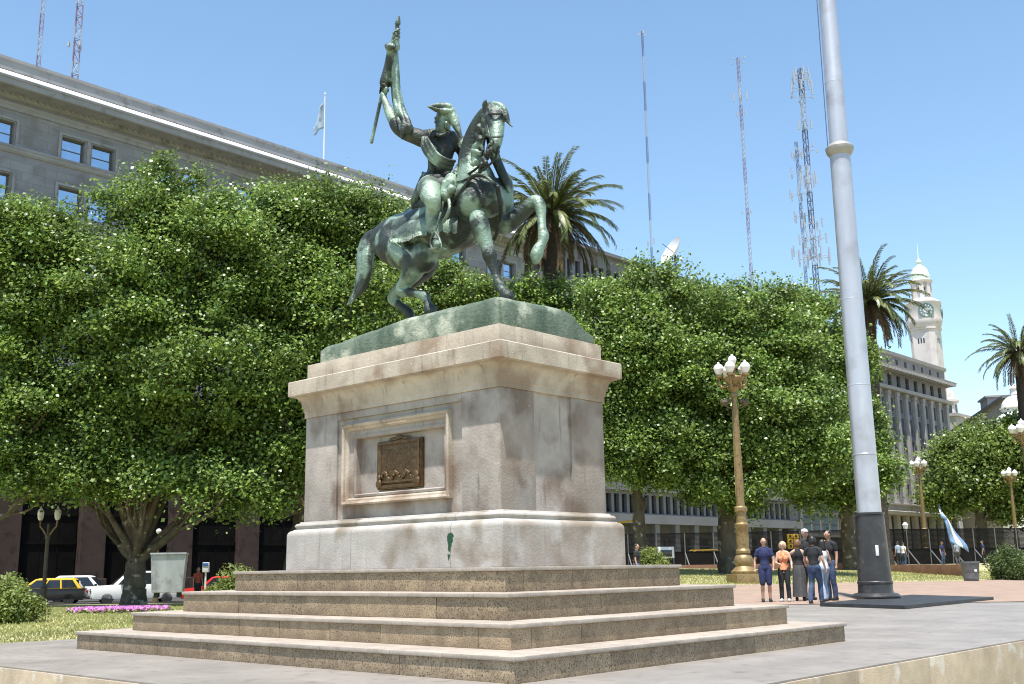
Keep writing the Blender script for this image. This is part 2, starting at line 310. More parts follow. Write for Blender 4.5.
# ------------------------------------------------------------------ world, sun, camera
w = bpy.data.worlds.new('World'); scn.world = w; w.use_nodes = True
nt = w.node_tree; bg = nt.nodes['Background']; sky = nt.nodes.new('ShaderNodeTexSky'); sky.sky_type = 'NISHITA'; sky.sun_disc = False
SE = R_(73.3); sd = Vector((-.171, -.986, 0)).normalized()
az = math.atan2(sd.x, sd.y)
sky.sun_elevation = SE; sky.sun_rotation = az; sky.air_density = 1.0; sky.dust_density = .2; sky.ozone_density = .8; sky.altitude = 20
hs = nt.nodes.new('ShaderNodeHueSaturation'); hs.inputs['Hue'].default_value = .493; hs.inputs['Saturation'].default_value = 1.04; nt.links.new(sky.outputs[0], hs.inputs['Color']); nt.links.new(hs.outputs[0], bg.inputs[0]); bg.inputs[1].default_value = .138
sl = bpy.data.lights.new('sun', 'SUN'); sl.energy = 5.0; sl.angle = R_(.53); sl.color = (1, .955, .89)
so = bpy.data.objects.new('sun', sl); col.objects.link(so)
dirv = Vector((sd.x*cos(SE), sd.y*cos(SE), sin(SE))); so.rotation_euler = dirv.to_track_quat('Z', 'Y').to_euler(); so.location = dirv*60
cd = bpy.data.cameras.new('camera'); cam = bpy.data.objects.new('camera', cd); col.objects.link(cam); scn.camera = cam
cd.sensor_width = 36; cd.lens = F/1024*36; cd.clip_end = 3000; cd.clip_start = .1
mt = Matrix((RR, UU, -fwd)).transposed().to_4x4(); mt.translation = CAM; cam.matrix_world = mt
scn.view_settings.view_transform = 'Standard'; scn.view_settings.look = 'None'; scn.view_settings.exposure = .8; scn.view_settings.gamma = 1; scn.view_settings.use_curve_mapping = False
scn.cycles.filter_width = 1.1
scn.render.resolution_x = 1024; scn.render.resolution_y = 684
# ------------------------------------------------------------------ ground
def gz(u, d):
    left = -.10-.30*sstep(26, 56, d)-.16*sstep(52, 62, d)
    d0 = 34+min(16, max(0, (u-5)*.8)); right = min(.92, max(0, (d-d0)*.030))*1.0
    return left+(right-left)*sstep(-6, 4, u)
def gridmesh(name, us, ds, zf, mat):
    V = [(u, d, zf(u, d)) for d in ds for u in us]; n = len(us)
    Fq = [(j*n+i, j*n+i+1, (j+1)*n+i+1, (j+1)*n+i) for j in range(len(ds)-1) for i in range(n-1)]
    mb = MB(); mb.v = V; mb.f = Fq; return mb.build(name, mat, smooth=80)
X0, X1, Y0, Y1 = -3.862557, 0.0, 0.0, 2.021261
PX0, PX1, PY0 = -8.3, 3.93, -4.02     # raised platform in monument axes
def lowz(u, d):
    m = w2m(Vector((u, d, 0))); z = gz(u, d)
    # in front of the platform the ground drops half a metre
    k = sstep(-.8, -.4, max(PY0-m.y, m.x-PX1))
    if m.x > PX1 and d > 24: k *= 1-sstep(24, 27, d)
    if m.y < PY0 and m.x < PX0-.3: k *= 1-sstep(0, 6, PX0-m.x)
    return z-.02-1.3*k
us = sorted(set([-600,-300,-150,-90]+[i*2 for i in range(-35, 41)]+[i*.25-9 for i in range(0, 100)]+[100,160,300,600])); ds = sorted(set([-300,-60,-20]+[i*1.0 for i in range(-10, 60)]+[8+i*.25 for i in range(80)]+[i*3 for i in range(20, 50)]+[200,300,600,1500]))
lawn = gridmesh('lawn', us, ds, lowz, 'lawn'); tag(lawn, 'dry yellow green lawn and ground', kind='structure')
# platform slab
far = ground(740, 604.5); far2 = ground(1100, 601.5)
W = lambda x, y: m2w((x, y, 0))
pa = W(PX0, PY0); pb = W(PX1, PY0); pc = W(PX1, 9.0)
poly = [pa, pb, pc, Vector((17.5, 24.5, 0)), Vector((40, 24.2, 0)), Vector((40, far2.y, 0)), far2, far, Vector((-2.0, 27.5, 0)), W(PX0, 6.0), W(PX0, -1.28*1.0)]
mb = MB(); mb.prism([(p.x, p.y) for p in poly], -1.2, 0)
tag(mb.build('platform_pavement', 'paving_grey', bevel=0), 'smooth grey stone platform around the monument', kind='structure')
# kerb of big stone blocks along the two front edges
def kerbrun(a, b, inner, n, name, mat='kerb_stone'):
    a, b = Vector(a), Vector(b); d = (b-a); Ln = d.length; d.normalize(); nrm = Vector((d.y, -d.x, 0)); mb = MB(); x = 0
    while x < Ln:
        l = 1.35+random.random()*.5; e = min(Ln, x+l)
        Mx = Matrix.Translation(a+d*x) @ Matrix(((d.x, nrm.x, 0, 0), (d.y, nrm.y, 0, 0), (0, 0, 1, 0), (0, 0, 0, 1)))
        m2 = MB(); m2.bbox(.004, e-x-.004, .003, .028+random.random()*.008, -1.45, -.012-random.random()*.008, .012)
        mb.add([Mx @ Vector(v) for v in m2.v], m2.f); x = e
    return tag(mb.build(name, mat), 'stone kerb facing the platform edge', kind='structure')
k1 = kerbrun(W(PX0, PY0), W(PX1+.16, PY0), 0, 0, 'kerb')
k2 = kerbrun(W(PX1, PY0), W(PX1, 9.0), 0, 0, 'kerb')
# pink path beyond the platform
def sheet(name, P, dz, mat, label, n=24):
    # quad patch draped over the ground function
    a, b, c, d = [Vector((p[0], p[1], 0)) for p in P]; mb = MB()
    for j in range(n+1):
        for i in range(n+1):
            s, t = i/n, j/n; p = (a*(1-s)+b*s)*(1-t)+(d*(1-s)+c*s)*t; mb.v.append((p.x, p.y, max(gz(p.x, p.y), -9)+dz))
    for j in range(n):
        for i in range(n): k = j*(n+1)+i; mb.f.append((k, k+1, k+n+2, k+n+1))
    return tag(mb.build(name, mat, smooth=80), label, kind='structure')
def gp(px, py, it=12):   # pixel to terrain
    z = 0
    for _ in range(it):
        g = ground(px, py, z) if ray(px, py).z < -1e-4 else at(px, py, 120); z = z*.5+.5*gz(g.x, min(g.y, 150))
    return g
a_ = gp(680, 604); b_ = gp(1100, 603)
sheet('path', [(far.x-4.5, far.y-.4), (far2.x+14, far2.y-.6), (34, 58), (far.x-4.5, 39.5)], .012, 'paving_pink', 'pinkish paved path across the lawn')
# ------------------------------------------------------------------ monument steps
st = empty('stone_steps', m2w((-1.93, 1.01, 0)), TH, 'four wide tiers of brown granite steps under the pedestal', 'steps')
OR = (-1.93, 1.01, 0)
outs = [2.198, 1.670, 1.186, .690]; zz = [0, .235, .476, .747, 1.013]
for i, o in enumerate(outs):
    mb = MB(); z0, z1 = zz[i], zz[i+1]-.045; r = o-.024
    x0, x1, y0, y1 = X0-r, X1+r, Y0-r, Y1+r; th = .3
    def blocks(a, b, f):
        x = a
        while x < b-.01:
            e = min(b, x+.75+random.random()*.75)
            if b-e < .35: e = b
            f(x+.003, e-.003); x = e
    blocks(x0, x1, lambda s, e: mb.bbox(s, e, y0+random.random()*.004, y0+th, z0, z1, .005))
    blocks(y0+th, y1, lambda s, e: mb.bbox(x1-th, x1-random.random()*.004, s, e, z0, z1, .005))
    blocks(x0, x1-th, lambda s, e: mb.bbox(s, e, y1-th, y1, z0, z1, .005))
    blocks(y0+th, y1-th, lambda s, e: mb.bbox(x0, x0+th, s, e, z0, z1, .005))
    t = mb.build('riser', 'step_granite', st, OR)
    mb = MB(); x0, x1, y0, y1 = X0-o, X1+o, Y0-o, Y1+o; th = .62; a, b = z1+.001, zz[i+1]
    blocks(x0, x1, lambda s, e: mb.bbox(s-.001, e+.001, y0+random.random()*.003, y0+th, a, b-random.random()*.003, .008))
    blocks(y0+th, y1, lambda s, e: mb.bbox(x1-th, x1-random.random()*.003, s-.001, e+.001, a, b-random.random()*.003, .008))
    blocks(x0, x1-th, lambda s, e: mb.bbox(s-.001, e+.001, y1-th, y1, a, b, .008))
    blocks(y0+th, y1-th, lambda s, e: mb.bbox(x0, x0+th, s-.001, e+.001, a, b, .008))
    mb.build('tread', 'tread_stone', st, OR)
mb = MB(); mb.box(X0-.6, X1+.6, Y0-.6, Y1+.6, 0, .98); mb.build('core', 'step_granite', st, OR)
# ------------------------------------------------------------------ pedestal
OP = (-1.93, 1.01, 1.013)
pd = empty('pedestal', m2w(OP), TH, 'tall weathered pinkish stone pedestal with moulded cornice and bronze plaque', 'pedestal')
def arc(o0, z0, o1, z1, n=6, convex=True):
    out = []
    for i in range(n+1):
        t = i/n*pi/2
        out.append((o1+(o0-o1)*cos(t), z0+(z1-z0)*sin(t)) if convex else (o0+(o1-o0)*(1-cos(t)), z0+(z1-z0)*sin(t)))
    return out
mb = MB(); mb.rectsweep([(.167, 1.0), (.167, 1.485)]+arc(.167, 1.487, .105, 1.56)+[(.10, 1.572), (.075, 1.575), (.07, 1.59)]+[(.07+.022*sin(t*pi/6), 1.59+.065*t/6) for t in range(7)]+[(.045, 1.657), (.035, 1.68), (-.05, 1.682)], X0, X1, Y0, Y1)
mb.build('plinth', 'plinth_stone', pd, OP, 25, bevel=.008)
# die: corner piers, recessed centre panels
jl, jr = -3.16, -.665; rec = .035
# long faces (y=0 and y=Y1)
for q_ in ((X0, -3.14, Y0, Y1), (jr, X1, Y0, .62), (jr, X1, 1.345, Y1)):
    mb = MB(); mb.bbox(*q_, 1.68, 3.163, .012); mb.build('die_corner', 'die_stone', pd, OP)
mb = MB(); ox0, ox1, oz0, oz1 = -2.76, -.985, 2.0, 2.785; mb.box(-3.17, -.66, Y0+.11, Y1-rec, 1.68, 3.163)
mb.box(-3.17, ox0, Y0+rec, Y0+.109, 1.68, 3.163); mb.box(ox1, -.66, Y0+rec, Y0+.109, 1.68, 3.163); mb.box(ox0, ox1, Y0+rec, Y0+.109, 1.68, oz0); mb.box(ox0, ox1, Y0+rec, Y0+.109, oz1, 3.163)
mb.box(-.3, X1-.03, .62, 1.345, 1.68, 3.163)
mb.bbox(-3.135, jr-.004, Y0+.006, Y0+.2, 3.06, 3.163, .006)
mb.build('die_panels', 'die_stone', pd, OP)
# moulded frame on the front long face
def ring(mb, xa, xb, za, zb, prof):   # prof: (inset, y)
    k = len(mb.v)
    for i, y in prof: mb.v += [(xa+i, y, za+i), (xb-i, y, za+i), (xb-i, y, zb-i), (xa+i, y, zb-i)]
    for q in range(len(prof)-1):
        for j in range(4): j2 = (j+1) % 4; mb.f.append((k+q*4+j, k+q*4+j2, k+(q+1)*4+j2, k+(q+1)*4+j))
fx0, fx1, fz0, fz1 = -2.985, -.86, 1.865, 2.98
mb = MB(); ring(mb, fx0, fx1, fz0, fz1, [(0, .04), (0, -.04), (.02, -.055), (.05, -.04), (.055, -.012), (.075, -.008), (.095, .012), (.1, .04)])
mb.build('panel_frame', 'cornice_stone', pd, OP, 25)
mb = MB(); ring(mb, ox0-.03, ox1+.03, oz0-.03, oz1+.03, [(0, .036), (0, .02), (.03, .012), (.045, .03), (.05, .115)])
mb.build('inner_frame', 'die_stone', pd, OP, 25)
# plaque
px0, px1, pz0, pz1 = -2.33, -1.46, 2.045, 2.69
mb = MB(); mb.bbox(px0, px1, .05, .12, pz0, pz1, .012)
pl = mb.build('plaque', 'bronze_plaque', pd, OP)
mb = MB(); ring(mb, px0+.02, px1-.02, pz0+.02, pz1-.02, [(0, -.028), (0, -.05), (.03, -.055), (.05, -.03)])
for i in range(9):   # rows of raised lettering strokes too small to read
    zr = 2.56-i*.032; x = px0+.12+random.random()*.06
    while x < px1-.16:
        wd = .02+random.random()*.05; mb.box(x, x+wd, -.036, -.029, zr, zr+.013); x += wd+.014
for i in range(26):  # wreath and laurels along the foot
    t = i/25; x = px0+.1+t*(px1-px0-.2); mb.ell((x, -.035, 2.20+.05*sin(t*19)+.02*random.random()), (.028, .022, .02+.02*random.random()), 8, Euler((0, random.random()*3, 0)))
for sx in (px0+.06, px1-.06):
    mb.ell((sx, -.05, 2.12), (.06, .03, .06), 10); mb.ell((sx, -.05, 2.2), (.035, .025, .05), 10)
mb.bbox(px0+.12, px1-.12, -.055, -.03, 2.125, 2.155, .006); mb.bbox(px0+.3, px1-.32, -.05, -.03, 2.06, 2.085, .006)
for i in range(3): mb.ell((px0+.44+(i-1)*.13, -.02, 2.70+(.02 if i == 1 else 0)), (.09, .02, .03), 8)
mb.v = [(v[0], v[1]+.08, v[2]) for v in mb.v]; mb.build('relief', 'bronze_plaque', pl)
for o in [pl.children[0]]: o.data.transform(Matrix.Translation(-Vector(OP)))
# cornice
mb = MB(); p = [(.0, 3.163), (.018, 3.165), (.018, 3.235), (.03, 3.25), (.03, 3.275)]+[(.03+.015*i/3, 3.275+.06*i/3) for i in range(1, 4)]
p += [(.05+(.155-.05)*(1-cos(t/7*pi/2)), 3.34+(.13)*sin(t/7*pi/2)) for t in range(8)]+[(.175, 3.472), (.175, 3.481), (.194, 3.482), (.194, 3.688), (.182, 3.697), (-.05, 3.715)]
mb.rectsweep([(-.05, 3.163)]+p, X0, X1, Y0, Y1); mb.build('cornice', 'cornice_stone', pd, OP, 28, bevel=.006)
mb = MB()
def blk(a, b, f):
    x = a
    while x < b-.01:
        e = min(b, x+.3+random.random()*.3); e = b if b-e < .2 else e; f(x+.002, e-.002); x = e
blk(X0, X1, lambda s, e: mb.bbox(s, e, Y0, Y0+.3, 3.700, 3.955-random.random()*.006, .006))
blk(Y0+.3, Y1, lambda s, e: mb.bbox(X1-.3, X1, s, e, 3.700, 3.955-random.random()*.006, .006))
mb.bbox(X0, X1-.304, Y0+.304, Y1, 3.70, 3.95, .006)
mb.build('top_course', 'cornice_stone', pd, OP)
# green stencil mark on plinth: tall map-like shape with a dot below
gx, gzz = -.72, 1.13
sh = [(-.02,.29),(.05,.30),(.085,.26),(.06,.24),(.07,.2),(.045,.18),(.04,.14),(.02,.12),(.025,.09),(0,.07),(-.02,.1),(-.015,.16),(-.03,.2),(-.035,.25)]
mb = MB(); mb.extr([(0,0)]*0 or [(x, z) for x, z in sh], -.17, -.1695)
mb.extr([(-.03,.045),(.02,.04),(.005,.0),(-.008,-.035),(-.02,.0)], -.17, -.1695)
mb.v = [(gx+v[1], v[0]-.0, gzz+v[2]) for v in mb.v]
mb.build('stencil_mark', 'graffiti_green', pd, OP, 0)
# ------------------------------------------------------------------ equestrian statue (monument axes)
OS = (-1.93, 1.01, 3.955)
es = empty('equestrian_statue', m2w(OS), TH, 'green bronze horseman raising a furled flag on a rearing horse', 'statue')
def S(px, py, y=0, r=0):
    p = my(px, py, 1.01+y*Q); return (p.x, p.y, p.z, r*Q)
# bronze ground slab
bx0, bx1, by0, by1 = -3.60, -.02, .03, 1.90
mb = MB(); nx, ny = 72, 40
def nz3(x, y, s): return (sin(x*s+1.3)*cos(y*s*1.3+.4)+.5*sin(x*s*2.3+y*s*1.9+2)+.3*sin(x*s*5.1-y*s*3.7))/1.8
for j in range(ny+1):
    for i in range(nx+1):
        u, v = i/nx*2-1, j/ny*2-1
        # wall + rounded shoulder
        eu, ev = min(1, (1-abs(u))*16), min(1, (1-abs(v))*9)
        su, sv = (1-(1-eu)**2.4)**.5, (1-(1-ev)**2.4)**.5
        x = bx0+(u+1)/2*(bx1-bx0); y = by0+(v+1)/2*(by1-by0)
        edge = .165+.125*min(1, (u+1)/1.1)
        h = edge+.06*su*sv+(.155)*(1-abs(v)**2.0)*(1-abs(u)**7)
        drop = sstep(.45, 1.0, v)*.20   # lower towards the far end of the short face
        h -= drop*1.0
        h = max(.10, h)+nz3(x, y, 3.1)*.018
        mb.v.append((x, y+nz3(x+5, y, 4)*.006, 3.955+h))
for j in range(ny):
    for i in range(nx): k = j*(nx+1)+i; mb.f.append((k, k+1, k+nx+2, k+nx+1))
def skirt(idx):
    k = len(mb.v)
    for n_, i in enumerate(idx): v = mb.v[i]; mb.v.append((v[0], v[1], 3.94))
    for a in range(len(idx)-1): mb.f.append((idx[a], idx[a+1], k+a+1, k+a))
skirt(list(range(nx+1))); skirt([j*(nx+1)+nx for j in range(ny+1)]); skirt([ny*(nx+1)+i for i in range(nx+1)][::-1]); skirt([j*(nx+1) for j in range(ny+1)][::-1])
mb.build('base', 'bronze_base', es, OS, 50)
# ---- horse: one continuous surface
hb = MB()
stube(hb, [S(390,241,0,.36), S(402,239,0,.42), S(418,236,0,.43), S(438,231,0,.45), S(458,222,0,.44), S(473,209,0,.42), S(480,199,0,.36)], 18)
hb.ell(S(394,242,-.16)[:3], (.36*Q,.30*Q,.40*Q)); hb.ell(S(396,244,.18)[:3], (.36*Q,.28*Q,.40*Q))
# chest muscles
hb.ell(S(469,203,-.20)[:3], (.28*Q,.26*Q,.36*Q)); hb.ell(S(496,203,.24)[:3], (.29*Q,.28*Q,.40*Q)); hb.ell(S(470,200,-.32)[:3], (.25*Q,.20*Q,.27*Q)); hb.ell(S(489,199,-.10)[:3], (.24*Q,.24*Q,.30*Q)); hb.ell(S(475,190,-.26)[:3], (.2*Q,.2*Q,.2*Q)); hb.ell(S(505,190,.30)[:3], (.14*Q,.14*Q,.30*Q))
hb.ell(S(480,190,0)[:3], (.30*Q,.30*Q,.30*Q))
stube(hb, [S(476,196,0,.38), S(476,183,-.02,.33), S(474,171,-.02,.27), S(472,157,-.03,.215), S(474,142,-.05,.18), S(479,128,-.06,.16), S(486,116,-.07,.14), S(491,112,-.08,.12)], 16)
# head, tucked, turned a little to the near side
stube(hb, [S(491,111,-.08,.125), S(495,118,-.12,.145), S(496.5,127,-.18,.125), S(497,136,-.24,.10), S(496,143,-.28,.092), S(495,148,-.30,.075)], 14)
hb.ell(S(487,124,-.10)[:3], (.12*Q,.10*Q,.16*Q)); hb.ell(S(489,131,-.17)[:3], (.08*Q,.08*Q,.11*Q))
hb.ell(S(490.5,146,-.36)[:3], (.045,.04,.05)); hb.ell(S(497,152,-.28)[:3], (.05,.045,.03))
# ears
stube(hb, [S(486,109,-.18,.055), S(485,104,-.22,.048), S(486,99.5,-.24,.014)], 8, 3)
stube(hb, [S(493,109,.03,.045), S(494,105,.05,.035), S(494.5,102,.05,.012)], 8, 3)
# brow ridge
hb.ell(S(491,118,-.22)[:3], (.05,.05,.04)); hb.ell(S(501,118,-.06)[:3], (.05,.05,.04))
# near fore leg (planted)
stube(hb, [S(477,217,-.30,.11), S(478.5,220,-.42,.14), S(480.5,228,-.42,.148), S(483.5,237,-.40,.125), S(487.5,248,-.38,.10), S(490,256,-.38,.112), S(491.5,262,-.37,.085), S(495,273,-.35,.062), S(498,281,-.34,.064), S(499.5,285.5,-.34,.082), S(502,289.5,-.34,.062), S(505,293,-.34,.085), S(508,297,-.35,.10)], 14)
# far fore leg (raised, folded)
stube(hb, [S(491,214,.22,.27), S(503,222,.30,.20), S(512,221,.36,.145), S(522,213,.42,.12), S(530,205,.46,.112), S(536,202,.49,.115), S(540,207,.49,.098), S(541.5,218,.46,.07), S(542,228,.42,.068), S(543.5,236,.38,.088), S(542,243,.34,.07), S(539,248,.30,.088), S(536.5,255,.26,.098), S(536,260,.24,.07)], 14)
# near hind leg
stube(hb, [S(398,246,-.20,.34), S(412,259,-.26,.27), S(413,270,-.30,.19), S(407,280,-.31,.13), S(402,288,-.31,.105), S(403,291.5,-.31,.098), S(411,292.5,-.31,.07), S(420,294.5,-.31,.068), S(425,296.5,-.31,.086), S(427,302,-.31,.064), S(429,306,-.31,.082), S(431,312,-.31,.105)], 14)
hb.ell(S(424,256,-.24)[:3], (.25*Q,.22*Q,.28*Q))
# far hind leg
stube(hb, [S(408,248,.24,.32), S(424,262,.30,.26), S(416,276,.32,.17), S(402,288,.32,.125), S(394,297,.32,.108), S(393.5,300,.32,.098), S(399,305,.32,.070), S(405,309,.32,.072), S(409,313,.32,.086), S(412,319,.32,.065), S(414,325,.32,.085), S(416,331,.32,.10)], 14)
horse = organic('horse', hb, .017, 'bronze', es, OS, 2)
# tail
tb = MB()
stube(tb, [S(382,238,0,.09), S(376,235.5,0,.12), S(369,240,-.02,.13), S(366,252,-.04,.15), S(365,268,-.05,.13), S(362,282,-.06,.10), S(357,293,-.07,.06), S(352,300,-.08,.035), S(347,305,-.08,.015)], 12)
for k in range(12):
    a = k*.52; ox, oy = 5.5*cos(a), .09*sin(a)
    stube(tb, [S(378+ox*.1,236,oy*.5,.05), S(369+ox*.7,243,oy,.055), S(364.5+ox,256,oy*1.4-.05,.055), S(364.5+ox*1.0,272+k%3,oy*1.3-.05,.045), S(360+ox*.8,286+k%4,oy-.06,.035), S(351+ox*.5,300+(k%5),oy-.08,.012)], 8, 3)
organic('tail', tb, .014, 'bronze', horse, OS, 1).matrix_parent_inverse.identity()
# mane: locks on the near side and a dark mass flowing off the far side
nb = MB()
for k in range(15):
    t = k/14; x = 488-14*t-3*sin(t*3); y = 105+56*t; L_ = 9+5*sin(k*2.1)
    stube(nb, [S(x,y,-.02,.05), S(x+1+2*sin(k),y+L_*.4,-.16-.04*(k%2),.055), S(x+3*cos(k*1.7),y+L_*.8,-.20,.045), S(x+3+2*sin(k*3),y+L_*1.25,-.20,.02)], 8, 3)
for k in range(6):
    stube(nb, [S(486,107+2*k,.06,.05), S(492+k,150+k*2,.16,.07), S(499+1.2*k,165+k*3,.20,.075), S(505+k*.8,176+k*3,.22,.03)], 8, 3)
stube(nb, [S(489,104.5,-.06,.035), S(494,104,-.06,.045), S(501,106.5,-.06,.055), S(505,112,-.05,.05), S(506.5,118,-.05,.05), S(509,123,-.04,.025), S(512.5,127,-.03,.012)], 10, 4)
stube(nb, [S(490,107,-.10,.03), S(496,109,-.14,.035), S(501,114,-.12,.03), S(504,121,-.08,.02)], 10, 4)
organic('mane', nb, .012, 'bronze', horse, OS, 2)
# bridle, reins, breast strap
rb = MB()
def strap(pts, r=.014, n=6): q = spl([p[:3]+(r,) for p in pts], 5); rb.tube([p[:3] for p in q], [p[3] for p in q], n)
strap([S(485,113,-.22), S(487,124,-.22), S(490,138,-.33), S(491,143,-.38)]); strap([S(486,135,-.27), S(491,137,-.38), S(499,137,-.36), S(503,136,-.22)])
strap([S(486,114,-.20), S(493,114,-.30), S(501,114,-.18), S(504,114,0)])
strap([S(491,144,-.40), S(484,155,-.34), S(479,166,-.34), S(468,174,-.30), S(457,176,-.22)], .018)
strap([S(499,146,-.32), S(494,160,-.30), S(480,172,-.38), S(462,181,-.36), S(455,180,-.28)], .018)
strap([S(450,206,-.46), S(461,192,-.50), S(472,177,-.45), S(484,176,-.42), S(494,184,-.36), S(499,192,-.10), S(502,190,.2)], .026)
strap([S(497,187,-.32), S(500,200,-.25), S(501,213,-.12), S(499,228,0), S(494,240,.05)], .026)
for k in range(7): rb.ell(S(497.5+.4*k,187+k*2.2,-.33+.02*k)[:3], (.035,.035,.03), 8)
for k in range(16):   # curled rein and tassels near the jaw
    t = k/15; rb.ell(S(492-11*t+2*sin(k*1.9),143+27*t,-.37+.04*sin(k))[:3], (.035,.035,.045), 8)
rb.build('bridle', 'bronze_dark', horse, OS, 60)
# ---- saddle cloth with fringe
gb = MB(); nu, nv = 26, 14
top = [(395,226),(402,213),(412,205),(424,203),(437,203),(449,204),(458,206)]
bot = [(391,239),(399,240),(408,238),(418,233),(430,232),(444,232),(457,233)]
def lerpl(L_, t): k = t*(len(L_)-1); i = min(int(k), len(L_)-2); f = k-i; return (L_[i][0]*(1-f)+L_[i+1][0]*f, L_[i][1]*(1-f)+L_[i+1][1]*f)
for lay in (0, 1):
    for j in range(nv+1):
        for i in range(nu+1):
            u, v = i/nu, j/nv; a, b = lerpl(top, u), lerpl(bot, u)
            off = -.02-.50*sin(min(1, v*1.25)*pi/2)+(.04 if lay else 0)-.012*sin(u*22+v*3)
            fr = 1.6*sin(i*2.3)*max(0, v-.85)/.15
            gb.v.append(S(a[0]*(1-v)+b[0]*v, a[1]*(1-v)+b[1]*v+fr, off)[:3])
n_ = (nu+1)*(nv+1)
for j in range(nv):
    for i in range(nu):
        k = j*(nu+1)+i; gb.f.append((k, k+1, k+nu+2, k+nu+1)); gb.f.append((n_+k, n_+k+nu+1, n_+k+nu+2, n_+k+1))
rim = [i for i in range(nu+1)]+[j*(nu+1)+nu for j in range(1, nv+1)]+[nv*(nu+1)+i for i in range(nu-1, -1, -1)]+[j*(nu+1) for j in range(nv-1, 0, -1)]
for a in range(len(rim)): b = (a+1) % len(rim); gb.f.append((rim[a], rim[b], n_+rim[b], n_+rim[a]))
for k in range(46):
    u = k/45*.62; a, b = lerpl(top, u), lerpl(bot, u)
    gb.tube([S(b[0],b[1]-1,-.54)[:3], S(b[0]-.5+random.random(),b[1]+2.5+random.random(),-.56)[:3]], [.014*Q,.008], 5)
for k in range(18):
    v = k/17; x = top[0][0]*(1-v)+bot[0][0]*v; y = top[0][1]*(1-v)+bot[0][1]*v
    gb.tube([S(x+1,y,-.08-.46*v)[:3], S(x-2.3,y+1.5,-.10-.46*v)[:3]], [.016,.008], 5)
sc_ = gb.build('saddle_cloth', 'bronze_pale', es, OS, 60)
sb = MB()
stube(sb, [S(417,206,-.1,.08), S(422,204,.0,.10), S(423,203,.12,.08)], 10, 3)
stube(sb, [S(424,205,0,.15), S(436,206,0,.17), S(449,202,0,.16), S(455,196,0,.10)], 12)
organic('saddle', sb, .02, 'bronze_dark', es, OS, 2)
# ---- rider: one continuous body
b = MB()
stube(b, [S(435,190,0,.21), S(437,181,0,.20), S(439,170,0,.165), S(440,160,0,.185), S(440,150,0,.215), S(441,141,0,.19)], 16)
stube(b, [S(423,139,-.32,.115), S(431,138,-.16,.14), S(441,137,0,.15), S(451,139,.17,.14), S(458,143,.30,.115)], 12)
stube(b, [S(442,139,-.02,.10), S(442,131,-.05,.082), S(442,127,-.06,.085)], 10, 3)
# head looking out over his right shoulder
b.ell(S(442.5,121,-.06)[:3], (.118,.118,.145)); b.ell(S(440,126,-.14)[:3], (.075,.07,.085))
b.ell(S(435.5,122,-.26)[:3], (.022,.03,.024)); b.ell(S(436.2,120,-.22)[:3], (.02,.022,.03)); b.ell(S(437,117.5,-.20)[:3], (.07,.03,.018)); b.ell(S(437.3,126.5,-.22)[:3], (.035,.03,.013)); b.ell(S(438,130,-.20)[:3], (.035,.035,.03))
b.ell(S(446,123,-.18)[:3], (.03,.02,.038))
# right arm raised
stube(b, [S(423,139,-.32,.125), S(415,136,-.42,.12), S(406,133,-.50,.105), S(398,128,-.56,.09), S(393,120,-.60,.088), S(388,109,-.62,.075), S(384.5,99,-.63,.052), S(383.2,94,-.63,.052)], 12)
# left arm to the reins
stube(b, [S(458,143,.30,.125), S(464,153,.32,.11), S(464,164,.22,.095), S(459,170,.02,.08), S(455,174,-.15,.055), S(453.5,176,-.2,.05)], 12)
# legs
stube(b, [S(432,188,-.15,.20), S(430,188,-.36,.19), S(430,192,-.56,.165), S(432,199,-.70,.13), S(434,205,-.70,.108), S(432.5,214,-.66,.115), S(433,223,-.66,.095), S(435,233,-.66,.065), S(436,238,-.66,.06)], 14)
stube(b, [S(435.5,238,-.64,.06), S(436.5,242,-.70,.065), S(437.5,244,-.82,.06), S(438,245,-.93,.04)], 10, 3)
stube(b, [S(440,190,.15,.19), S(446,194,.36,.16), S(452,206,.56,.12), S(450,222,.56,.10), S(449,240,.56,.06)], 12)
stube(b, [S(449,240,.56,.06), S(452,245,.52,.055), S(456,247,.50,.04)], 10, 3)
rider = organic('rider', b, .0165, 'bronze_pale', es, OS, 2)
# hands with fingers
def hand(c, rad, axis_in, grip_dir, nm):
    # palm and five fingers closed around a rod through c along grip_dir
    hbm = MB(); c = Vector(c); g = Vector(grip_dir).normalized(); a = Vector(axis_in).normalized(); a = (a-g*a.dot(g)).normalized(); s = g.cross(a)
    hbm.ell(c+a*(rad+.028), (.045,.045,.05), 10)
    for k in range(4):
        o = g*(.036*(1.5-k)); R1 = rad+.014; pts = []
        for q in range(6):
            t = -.1+q*.85*(1-.05*abs(k-1)); d = a*cos(t)+s*sin(t); pts.append(tuple(c+o+d*R1)+(.017-.001*q,))
        stube(hbm, pts, 8, 2)
    pts = [tuple(c+g*.05+a*(rad+.03))+(.02,), tuple(c+g*.075+(a*cos(-.9)+s*sin(-.9))*(rad+.022))+(.018,), tuple(c+g*.055+(a*cos(-2.0)+s*sin(-2.0))*(rad+.016))+(.014,)]
    stube(hbm, pts, 8, 3)
    return organic(nm, hbm, .009, 'bronze', rider, OS, 1)
pb_, pt_ = Vector(S(371.5,142,-.62)[:3]), Vector(S(398,22,-.62)[:3]); gd = (pt_-pb_)
hand(S(383.4,90,-.63)[:3], .04, Vector(S(386,100,-.63)[:3])-Vector(S(383.4,90,-.63)[:3]), gd, 'hand')
hand(S(452.5,177,-.24)[:3], .022, Vector((.1,.6,.3)), Vector((.7,-.3,.5)), 'hand')
